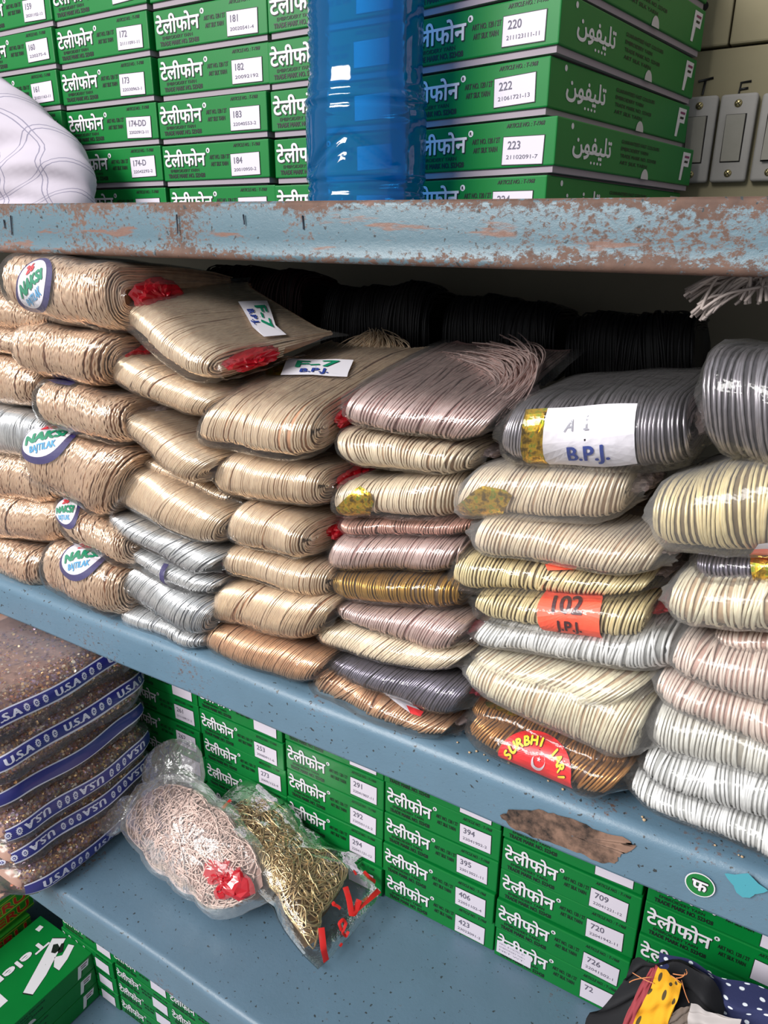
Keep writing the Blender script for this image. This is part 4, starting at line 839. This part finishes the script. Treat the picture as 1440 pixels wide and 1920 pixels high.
    sq = np.interp(tp_, [-.16, -.03, .04, .96, 1.04], [.25, .8, 1, 1, .6]); wr = rs.rand(len(tp_), len(ph)) * .0030
    b = MB(); b.grid(F.P(tp_[:, None], ph[None], .0048 + wr, sq[:, None])); b.build('plastic_packet', FILM3, t, base=base)
    z += hh + 0.0005
# ---------------------------------------------------------------- two loose bags of tangled cord on the lower shelf
class Lean:
    """a cushion on a leaning plane; outline given as points on that plane"""
    def __init__(s, p0, n, px, c, th):
        s.n = unit(n); s.p0 = np.array(p0, float); s.u = unit(np.cross([0, 0, 1], s.n)) ; s.w = np.cross(s.n, s.u); s.th = th
        s.pts = np.array([s.loc(*q) for q in px]); s.c = s.loc(*c)
        d = s.pts - s.c; s.an = np.arctan2(d[:, 1], d[:, 0]); o = np.argsort(s.an); s.an = s.an[o]; s.rd = np.hypot(d[:, 0], d[:, 1])[o]
        s.an = np.concatenate([s.an - 2 * math.pi, s.an, s.an + 2 * math.pi]); s.rd = np.tile(s.rd, 3)
    def loc(s, u, v): p = atplane(u, v, s.p0, s.n) - s.p0; return np.array([p @ s.u, p @ s.w])
    def P(s, r, th, k, bulge=1.0):
        """r 0..1, angle, k -1 (under) .. 1 (upper face)"""
        r, th, k = np.broadcast_arrays(np.asarray(r, float), np.asarray(th, float), np.asarray(k, float))
        R_ = np.interp((th + math.pi) % (2 * math.pi) - math.pi, s.an, s.rd) * r; h = s.th * bulge * np.sqrt(np.clip(1 - r ** 2.4, 0.0, 1)) * k
        xy = s.c + np.stack([R_ * np.cos(th), R_ * np.sin(th)], -1); return s.p0 + xy[..., :1] * s.u + xy[..., 1:] * s.w + (h)[..., None] * s.n
    def pt(s, u, v, k=1.0, lift=.001):
        q = s.loc(u, v) - s.c; th = math.atan2(q[1], q[0]); R_ = np.interp(th, s.an, s.rd); r = min(np.hypot(*q) / R_, 1.0)
        return s.P(r, th, k) + s.n * lift
def tangle(Ln, n, r, rs, rmin, rmax, rin=0.92, K=26, arcs=(0.5, 1.2), swirl=None):
    b = MB()
    G = Ln.P(np.linspace(.02, rin, 9)[None], np.linspace(0, 2 * math.pi, 36, endpoint=False)[:, None], .72); b.grid(G, 1, closed_u=True)
    G = Ln.P(np.linspace(.02, rin, 9)[None], np.linspace(0, 2 * math.pi, 36, endpoint=False)[:, None], -.72); b.grid(G, 1, closed_u=True)
    mx = np.median(Ln.rd)
    for i in range(n):
        rc, tc_ = math.sqrt(rs.rand()) * .86, rs.uniform(0, 6.28); lr = rs.uniform(rmin, rmax); el = rs.uniform(.35, 1.0); ro = rs.uniform(0, 6.28) if swirl is None else swirl + rs.normal(0, .5); a0 = rs.uniform(0, 6.28); le = rs.uniform(*arcs) * 6.28
        s = np.linspace(0, 1, K); a = a0 + le * s; g = lr * (1 - .3 * s * rs.rand())
        ex, ey = g * np.cos(a), g * el * np.sin(a) + .12 * lr * np.sin(3 * a + a0); x = ex * math.cos(ro) - ey * math.sin(ro); y = ex * math.sin(ro) + ey * math.cos(ro)
        R0 = np.interp((tc_ + math.pi) % 6.2832 - math.pi, Ln.an, Ln.rd) * rc; X = R0 * math.cos(tc_) + x; Y = R0 * math.sin(tc_) + y
        th = np.arctan2(Y, X); RR = np.interp(th, Ln.an, Ln.rd); rr = np.hypot(X, Y) / RR; rr = np.where(rr > rin, rin - .10 * np.tanh((rr - rin) * 2), rr)
        b.tube(Ln.P(rr, th, .70 + .34 * rs.rand() + .06 * np.sin(a * 1.3 + i)), r, 5, 0, cap=False)
    return b
def filmskin(Ln, rs, name, mm, t, base, wr=.0025, bulge=1.12):
    th = np.linspace(0, 2 * math.pi, 64, endpoint=False); b = MB()
    for k, rr in ((1, np.linspace(.02, 1.0, 13)), (-1, np.linspace(.02, 1.0, 8))):
        G = Ln.P(rr[None], th[:, None], k, bulge); G = G + (rs.rand(len(th), len(rr), 1) * wr * k) * Ln.n; b.grid(G, 0, closed_u=True)
    return b.build(name, mm, t, base=base)
rs = np.random.RandomState(9)
pA, nA = np.array([-.55, .440, Z_LOW + .016]), np.cross(unit([1, 0, 0]), unit([0, .125, .130])) 
CORDA = cord('loose_pink_cord', (226, 196, 184), .25, .45); COREA = cord('loose_pink_bed', (150, 116, 106), .2, .6)
LnA = Lean(pA, nA, [(232, 1540), (258, 1494), (312, 1464), (352, 1468), (404, 1504), (458, 1556), (508, 1640), (512, 1680), (474, 1698), (408, 1714), (376, 1686), (324, 1648), (272, 1598)], (372, 1590), .026)
baseA = LnA.P(0, 0, -1)
tA = thing('loose_cord_bag', 'knotted clear bag of pale pink cord leaning on the green boxes', 'bag of cord', baseA, 'loose bags of tangled cord on the lower shelf')
tangle(LnA, 430, .00075, rs, .010, .034, arcs=(.3, 1.0)).build('tangled_cord', [CORDA, COREA], tA, base=baseA)
b = MB()
LnR = Lean(pA, nA, [(402, 1612), (430, 1610), (455, 1630), (490, 1668), (485, 1682), (452, 1684), (436, 1656), (420, 1680), (408, 1664)], (444, 1650), .012)
th = np.linspace(0, 2 * math.pi, 26, endpoint=False); rrr = np.linspace(.02, 1, 8); G = LnR.P(rrr[None], th[:, None], 1) + LnA.n * .017 + rs.normal(0, .0012, (26, 8, 3)); b.grid(G, closed_u=True); b.build('red_wrap', REDP, tA, smooth=False, base=baseA)
LnA2 = Lean(pA, nA, [(226, 1544), (256, 1488), (300, 1454), (352, 1456), (406, 1496), (462, 1552), (512, 1640), (516, 1684), (474, 1704), (400, 1724), (372, 1692), (320, 1654), (266, 1602)], (372, 1590), .028)
filmskin(LnA2, rs, 'plastic_bag', FILM2, tA, baseA)
# the knotted mouth of the bag: two lobes of gathered film
for px, c, thk in (([(185, 1560), (188, 1528), (210, 1516), (250, 1494), (262, 1470), (300, 1470), (290, 1520), (240, 1540), (216, 1566)], (246, 1522), .008), ([(268, 1466), (276, 1420), (300, 1396), (336, 1386), (366, 1396), (380, 1430), (382, 1466), (350, 1490), (300, 1490)], (326, 1440), .010)):
    Lf = Lean(pA, nA, px, c, thk); filmskin(Lf, rs, 'gathered_mouth', FILM2, tA, baseA, .003)
q0, q1, q2 = aty(592, 1816, .455), aty(700, 1690, .556), aty(462, 1480, .566)
nB = np.cross(q1 - q0, q2 - q0); nB = nB if nB[2] > 0 else -nB; nB = unit(nB); pB = q0 + nB * .010
CORDB = cord('loose_gold_cord', (214, 186, 140), .8, .32); COREB = cord('loose_gold_bed', (128, 98, 62), .4, .5)
LnB = Lean(pB, nB, [(392, 1560), (420, 1520), (462, 1488), (500, 1500), (560, 1560), (584, 1590), (640, 1620), (660, 1640), (636, 1690), (606, 1730), (590, 1806), (560, 1760), (520, 1690), (490, 1650), (440, 1610)], (530, 1620), .024)
baseB = LnB.P(0, 0, -1)
tB = thing('loose_cord_bag', 'clear bag of tangled gold cord with red handwriting on its open end', 'bag of cord', baseB, 'loose bags of tangled cord on the lower shelf')
tangle(LnB, 420, .0009, rs, .008, .034, swirl=.6, arcs=(.3, 1.0)).build('tangled_cord', [CORDB, COREB], tB, base=baseB)
LnB2 = Lean(pB, nB, [(347, 1583), (382, 1550), (460, 1462), (506, 1492), (570, 1556), (620, 1600), (672, 1630), (690, 1620), (713, 1672), (680, 1724), (640, 1770), (592, 1820), (556, 1772), (514, 1700), (478, 1660), (420, 1612), (376, 1594)], (530, 1620), .026)
o = filmskin(LnB2, rs, 'plastic_bag', FILM, tB, baseB)
b = MB()
for st, rr in (([(596, 1758), (602, 1790), (612, 1806)], .0036), ([(620, 1712), (616, 1716), (626, 1718), (632, 1722)], .0018), ([(636, 1756), (630, 1746), (638, 1738), (644, 1744), (638, 1758), (646, 1762), (650, 1754)], .0018), ([(640, 1684), (648, 1704), (654, 1728), (660, 1724), (668, 1702)], .0034), ([(654, 1726), (676, 1706), (694, 1690), (708, 1676)], .0034), ([(676, 1650), (686, 1660), (700, 1664)], .0026), ([(656, 1658), (660, 1656)], .0030), ([(640, 1782), (646, 1778)], .0018)):
    P = np.array([LnB2.pt(u, v, 1.12, .002) for u, v in st]); tt = np.linspace(0, len(P) - 1, 3 * len(P)); P = np.stack([np.interp(tt, range(len(P)), P[:, i]) for i in range(3)], 1)
    V = []; T = np.gradient(P, axis=0); sd = np.cross(T, LnB2.n); sd /= np.linalg.norm(sd, axis=1)[:, None] + 1e-9; b.grid(np.stack([P - sd * rr, P + LnB2.n * .0004, P + sd * rr], 1))
b.build('red_handwriting', mat('red_marker', (204, 34, 32), 0.45), o, base=baseB); b = MB()
P = np.array([LnB2.pt(u, v, 1.12, .002) for u, v in ((395, 1553), (412, 1534), (430, 1517))]); T = np.gradient(P, axis=0); sd = unit(np.cross(T[1], LnB2.n)); b.grid(np.stack([P - sd * .002, P + sd * .002], 1))
b.build('red_strip', MATS['red_marker'], o, base=baseB)
# ---------------------------------------------------------------- blue water bottle on the upper shelf
bc = np.array([-0.3725, .5785, Z_UP + .0012])
BL = bpy.data.materials.new('blue_plastic'); BL.use_nodes = True; BL.node_tree.nodes.clear(); mm = BL
out = N(mm, 'ShaderNodeOutputMaterial'); tr = N(mm, 'ShaderNodeBsdfTransparent'); tr.inputs[0].default_value = (.10, .58, .92, 1); gl = N(mm, 'ShaderNodeBsdfGlossy', Roughness=.06); df = N(mm, 'ShaderNodeBsdfDiffuse'); df.inputs[0].default_value = (*lin((0, 132, 206)), 1); tl = N(mm, 'ShaderNodeBsdfTranslucent'); tl.inputs[0].default_value = (*lin((10, 160, 230)), 1)
bp = N(mm, 'ShaderNodeBump', Strength=.25, Distance=.003); L(mm, noise(mm, 45, 2), bp.inputs['Height']); L(mm, bp.outputs[0], gl.inputs['Normal'])
a1 = N(mm, 'ShaderNodeMixShader'); a1.inputs[0].default_value = .45; L(mm, df.outputs[0], a1.inputs[1]); L(mm, tl.outputs[0], a1.inputs[2])
a2 = N(mm, 'ShaderNodeMixShader'); a2.inputs[0].default_value = .42; L(mm, tr.outputs[0], a2.inputs[1]); L(mm, a1.outputs[0], a2.inputs[2])
fr = N(mm, 'ShaderNodeFresnel', IOR=1.5); a3 = N(mm, 'ShaderNodeMixShader'); L(mm, fr.outputs[0], a3.inputs[0]); L(mm, a2.outputs[0], a3.inputs[1]); L(mm, gl.outputs[0], a3.inputs[2]); L(mm, a3.outputs[0], out.inputs[0])
def zz(v): return float(aty(690, v, .53)[2]) - bc[2]
zr1, zr2 = zz(338), zz(172)
prof = [(.001, .0), (.040, .0), (.049, .004), (.053, .012)]
for z_ in np.linspace(.016, .30, 110):
    r_ = .0545
    if z_ > zr2: r_ = .0545 - .0045 * min(1, (z_ - zr2) / .02) + (.0016 * math.sin((z_ - zr2) * 2 * math.pi / .0065) * 0)
    for zc in (zr1, zr1 - .006, zr2 - .004, zr2 + .005): r_ -= .0022 * math.exp(-((z_ - zc) / .0016) ** 2)
    for zc in (zr1 + .005, zr2): r_ += .0008 * math.exp(-((z_ - zc) / .002) ** 2)
    if z_ > .235: r_ -= .034 * ((z_ - .235) / .065) ** 1.6
    prof.append((r_, z_))
prof += [(.018, .305), (.018, .325), (.001, .325)]
k = 96; ang = np.arange(k) * 2 * math.pi / k; b = MB(); V = np.zeros((k, len(prof), 3))
for j, (r_, z_) in enumerate(prof):
    rr = np.full(k, r_)
    if zr1 + .008 < z_ < zr2 - .008:           # moulded swoosh on the front
        for wv, cc in ((.0034, 0.0), (.0024, -.010)):
            a_ = (ang - math.radians(262) + math.pi) % (2 * math.pi) - math.pi; zc = zr1 + (zr2 - zr1) * (.55 - .55 * np.clip(np.abs(a_ - .35) / 1.1, 0, 1)) + cc
            rr -= wv * np.exp(-((z_ - zc) / .0036) ** 2) * (np.abs(a_) < 1.3)
    if z_ > zr2 + .012 and z_ < .23:           # grip ribs on the left of the front
        a_ = (ang - math.radians(222) + math.pi) % (2 * math.pi) - math.pi; rr += .0012 * np.sin((z_ + .01 * a_) * 2 * math.pi / .0062) * np.exp(-(a_ / .48) ** 4)
    V[:, j, 0] = bc[0] + rr * np.cos(ang); V[:, j, 1] = bc[1] + rr * np.sin(ang); V[:, j, 2] = bc[2] + z_
V[..., :2] = bc[:2] + (V[..., :2] - bc[:2]) * .92; b.grid(V, closed_u=True); bo = b.build('water_bottle', BL, base=bc); tag(bo, 'translucent blue ribbed plastic water bottle on the upper shelf', 'bottle')
# ---------------------------------------------------------------- checked cloth bundle at top left
CL = mat('checked_cotton', (206, 200, 210), 0.85); cbb = CL.node_tree.nodes['Principled BSDF']
uvn = N(CL, 'ShaderNodeUVMap'); sp = N(CL, 'ShaderNodeSeparateXYZ'); L(CL, uvn.outputs[0], sp.inputs[0])
def lines(axis, freq, w0, w1):
    mu = N(CL, 'ShaderNodeMath', operation='MULTIPLY'); L(CL, sp.outputs[axis], mu.inputs[0]); mu.inputs[1].default_value = freq
    fr_ = N(CL, 'ShaderNodeMath', operation='FRACT'); L(CL, mu.outputs[0], fr_.inputs[0])
    return ramp(CL, fr_.outputs[0], [(0, BW[0]), (w0 - .015, BW[0]), (w0, BW[1]), (w0 + .012, BW[1]), (w0 + .022, BW[0]), (w1, BW[0]), (w1 + .010, BW[1]), (w1 + .022, BW[1]), (w1 + .032, BW[0]), (1, BW[0])])
la, lb_ = lines(0, 5, .2, .30), lines(1, 4, .5, .60)
mx = N(CL, 'ShaderNodeMath', operation='MAXIMUM'); L(CL, la, mx.inputs[0]); L(CL, lb_, mx.inputs[1])
m7 = N(CL, 'ShaderNodeMath', operation='MULTIPLY'); L(CL, mx.outputs[0], m7.inputs[0]); m7.inputs[1].default_value = .72
L(CL, mixc(CL, m7.outputs[0], lin((180, 172, 184)), lin((84, 84, 112))), cbb.inputs['Base Color'])
def C(u, v): return aty(u, v, .578)
out_ = [(174, 385), (175, 345), (166, 305), (142, 262), (92, 216), (46, 176), (0, 143), (-60, 120), (-120, 110)]
top = np.array([C(*q) for q in out_]); tt = np.linspace(0, len(top) - 1, 40); top = np.stack([np.interp(tt, range(len(top)), top[:, i]) for i in range(3)], 1)
k0 = np.array([1, 3, 1.]) / 5
for _ in range(3): 
    sm_ = top.copy(); sm_[1:-1] = (top[:-2] + 3 * top[1:-1] + top[2:]) / 5; top = sm_
ctr = np.array([top[:, 0].min() - .02, .578, Z_UP + .0]); nph = 20; V = np.zeros((40, 2 * nph, 3)); UVs = np.zeros((40, 2 * nph, 2)); rs = np.random.RandomState(2)
for j in range(2 * nph):
    a = math.pi * (j / (2 * nph - 1)) - math.pi / 2      # -90 front ... +90 back
    k_ = math.cos(a); 
    for i in range(40):
        d = top[i] - ctr; p = ctr + d * (abs(k_) ** .55); p[1] = .578 + (.046 if a < 0 else .028) * math.sin(a) * (1 + .10 * math.sin(i * .5 + 2.5 * k_)) + .003 * math.sin(i * .8 + j * .7)
        p[2] = max(p[2], Z_UP + .0012); V[i, j] = p; UVs[i, j] = (i / 39 * 1.1 + .06 * math.sin(j * .35), abs(k_) * .8 + .05 * math.sin(i * .25))
b = MB(); b.grid(V); co = b.build('cloth_bundle', CL, base=(float(ctr[0]) + .1, .578, Z_UP)); uvl = co.data.uv_layers.new(name='UVMap')
flat = UVs.reshape(-1, 2)
for lp in co.data.loops: uvl.data[lp.index].uv = flat[lp.vertex_index]
tag(co, 'white checked cotton cloth bundled at the left end of the upper shelf', 'cloth')
# ---------------------------------------------------------------- cloth scraps at the lower right corner
def dotcloth(name, rgb, dot, scale, size, off=(0, 0)):
    mm = mat(name, rgb, .85); bb = mm.node_tree.nodes['Principled BSDF']; u_ = N(mm, 'ShaderNodeUVMap'); v_ = N(mm, 'ShaderNodeTexVoronoi', Scale=scale, Randomness=.55); v_.voronoi_dimensions = '2D'; L(mm, u_.outputs[0], v_.inputs['Vector'])
    f = ramp(mm, v_.outputs['Distance'], [(size, BW[1]), (size + .03, BW[0])]); L(mm, mixc(mm, f, lin(rgb), lin(dot)), bb.inputs['Base Color'])
    wv = noise(mm, 900, 2); bp = N(mm, 'ShaderNodeBump', Strength=.3, Distance=.0006); L(mm, wv, bp.inputs['Height']); L(mm, bp.outputs[0], bb.inputs['Normal']); return mm
def drape(name, rows, mm, label, cat, thick=.0012, nu=26, nv=26, fold=.003, seed=0, uvs=1.0):
    """rows: list of polylines of (u, v, y); surface lofted through them"""
    rs = np.random.RandomState(seed); Rw = []
    for r_ in rows:
        P = np.array([aty(*q) for q in r_]); s = np.linspace(0, len(P) - 1, nu); Rw.append(np.stack([np.interp(s, range(len(P)), P[:, i]) for i in range(3)], 1))
    Rw = np.array(Rw); s = np.linspace(0, len(Rw) - 1, nv); G = np.zeros((nv, nu, 3))
    for i in range(nu):
        for c in range(3): G[:, i, c] = np.interp(s, range(len(Rw)), Rw[:, i, c])
    for _ in range(2):
        H = G.copy(); H[1:-1] = (G[:-2] + 2 * G[1:-1] + G[2:]) / 4; H[:, 1:-1] = (H[:, :-2] + 2 * H[:, 1:-1] + H[:, 2:]) / 4; G = H
    I, J = np.meshgrid(range(nv), range(nu), indexing='ij'); a = rs.uniform(0, 6, 3); G[..., 1] += fold * (np.sin(I * .7 + J * .25 + a[0]) + .6 * np.sin(J * .6 - I * .2 + a[1]))
    low_ = G[..., 2] < Z_LOW + .003; G[..., 1] -= np.where(low_, (Z_LOW + .003 - G[..., 2]) * .5, 0); G[..., 2] = np.maximum(G[..., 2], Z_LOW + .003)
    nn = np.cross(np.gradient(G, axis=0), np.gradient(G, axis=1)); nn /= np.linalg.norm(nn, axis=2)[..., None] + 1e-9
    if (nn[..., 1].mean() > 0): nn = -nn
    b = MB(); b.grid(G + nn * thick / 2); b.grid(G - nn * thick / 2, flip=True); base = G.reshape(-1, 3)[np.argmin(G[..., 2])].copy()
    o = b.build(name, mm, base=base); uvl = o.data.uv_layers.new(name='UVMap'); uvv = np.stack([J / (nu - 1) * uvs, I / (nv - 1) * uvs], -1).reshape(-1, 2); uvv = np.concatenate([uvv, uvv])
    for lp in o.data.loops: uvl.data[lp.index].uv = uvv[lp.vertex_index]
    return tag(o, label, cat, 'cloth scraps at the lower right corner')
NAVYC = dotcloth('navy_dotted_cotton', (38, 44, 86), (226, 232, 240), 5.5, .13); YELC = dotcloth('yellow_dotted_cotton', (222, 158, 22), (72, 58, 30), 2.6, .15)
BLKC = mat('black_net_cloth', (12, 12, 18), .8); PNKC = mat('faded_red_cloth', (150, 58, 66), .85); GRYC = mat('grey_white_cloth', (176, 168, 166), .8); BRNC = mat('grey_brown_lining', (104, 92, 84), .85)
drape('cloth_scrap', [[(1236, 1786, .500), (1300, 1800, .505), (1360, 1830, .505), (1440, 1862, .505), (1540, 1900, .505)], [(1240, 1830, .482), (1300, 1850, .485), (1370, 1880, .485), (1440, 1905, .485), (1540, 1945, .485)], [(1240, 1900, .47), (1300, 1920, .47), (1370, 1945, .47), (1440, 1960, .47), (1540, 1990, .47)], [(1240, 2300, .46), (1300, 2330, .46), (1370, 2340, .46), (1440, 2350, .46), (1540, 2400, .46)]], NAVYC, 'navy blue cloth with white polka dots at lower right corner', 'cloth', seed=1, uvs=1.6)
drape('cloth_scrap', [[(1185, 1806, .490), (1215, 1790, .495), (1262, 1800, .495), (1330, 1830, .485), (1356, 1900, .475)], [(1165, 1850, .475), (1220, 1835, .482), (1275, 1840, .482), (1310, 1870, .472), (1350, 1920, .466)], [(1090, 1915, .46), (1200, 1895, .462), (1270, 1900, .462), (1310, 1930, .460), (1340, 1960, .458)], [(1080, 2250, .45), (1200, 2280, .45), (1270, 2280, .45), (1300, 2300, .45), (1340, 2320, .45)]], BLKC, 'crumpled black cloth behind the yellow dotted strip', 'cloth', seed=2, fold=.005)
drape('cloth_scrap', [[(1222, 1814, .474), (1234, 1812, .474)], [(1200, 1850, .466), (1222, 1846, .466)], [(1176, 1900, .456), (1200, 1896, .456)], [(1150, 1960, .450), (1180, 1950, .450)]], PNKC, 'faded red cloth strip beside the yellow dotted strip', 'cloth', seed=3, fold=.001)
drape('cloth_scrap', [[(1234, 1812, .470), (1256, 1828, .470), (1278, 1842, .470)], [(1222, 1850, .458), (1250, 1856, .458), (1272, 1872, .458)], [(1200, 1890, .450), (1230, 1898, .450), (1254, 1912, .450)], [(1180, 1935, .446), (1214, 1945, .446), (1244, 1955, .446)]], YELC, 'yellow cloth strip with black dots and frayed edges', 'cloth', seed=4, fold=.0012)
drape('cloth_scrap', [[(1296, 1882, .452), (1330, 1896, .455), (1390, 1915, .455)], [(1290, 1905, .446), (1328, 1925, .446), (1380, 1945, .446)], [(1290, 1960, .442), (1330, 1970, .442), (1380, 1985, .442)]], GRYC, 'greyish white rolled cloth edge at the bottom right', 'cloth', seed=5, fold=.001)
drape('cloth_scrap', [[(1254, 1905, .452), (1280, 1890, .454), (1297, 1884, .453)], [(1246, 1945, .447), (1280, 1940, .447), (1298, 1940, .447)]], BRNC, 'grey brown cloth turned under the rolled white edge', 'cloth', seed=6, fold=.001)
b = MB(); rs = np.random.RandomState(12)
for (u0, v0, u1, v1) in ((1186, 1824, 1226, 1844), (1180, 1842, 1222, 1832), (1278, 1838, 1292, 1880), (1262, 1826, 1286, 1818), (1268, 1834, 1284, 1824), (1256, 1828, 1276, 1842)):
    p, q = aty(u0, v0, .462), aty(u1, v1, .458); m_ = (p + q) / 2 + rs.normal(0, .003, 3); tt = np.linspace(0, 1, 8)[:, None]; b.tube(p * (1 - tt) ** 2 + 2 * m_ * tt * (1 - tt) + q * tt ** 2, .0004, 4)
YO = [o for o in COL.objects if o.get('label', '').startswith('yellow cloth strip')][0]
b.build('frayed_threads', mat('orange_thread', (206, 132, 84), .7), YO, base=np.array(YO.location))
# crumbs of dirt on the middle shelf
b = MB(); rs = np.random.RandomState(8)
for i in range(70):
    u = rs.uniform(760, 1180) if i < 55 else rs.uniform(1180, 1420); v = 1418 + (u - 850) * .40 + rs.uniform(-30, 34); p = atz(u, v, Z_MID + .0008)
    if p[1] < Y_MID + .012 or p[1] > .56: continue
    r_ = rs.uniform(.0005, .0014); th = np.linspace(0, math.pi, 5); fi = np.arange(6) * math.pi / 3
    V = np.array([[p + r_ * (1 + .3 * rs.rand()) * np.array([math.sin(t_) * math.cos(f_), math.sin(t_) * math.sin(f_), .7 * math.cos(t_)]) for t_ in th] for f_ in fi]); b.grid(V, closed_u=True)
tag(b.build('crumbs', mat('tan_crumb', (186, 160, 128), .85), base=(-.2, .52, Z_MID)), 'tan crumbs and grit scattered on the middle shelf edge', 'crumbs', kind='stuff')
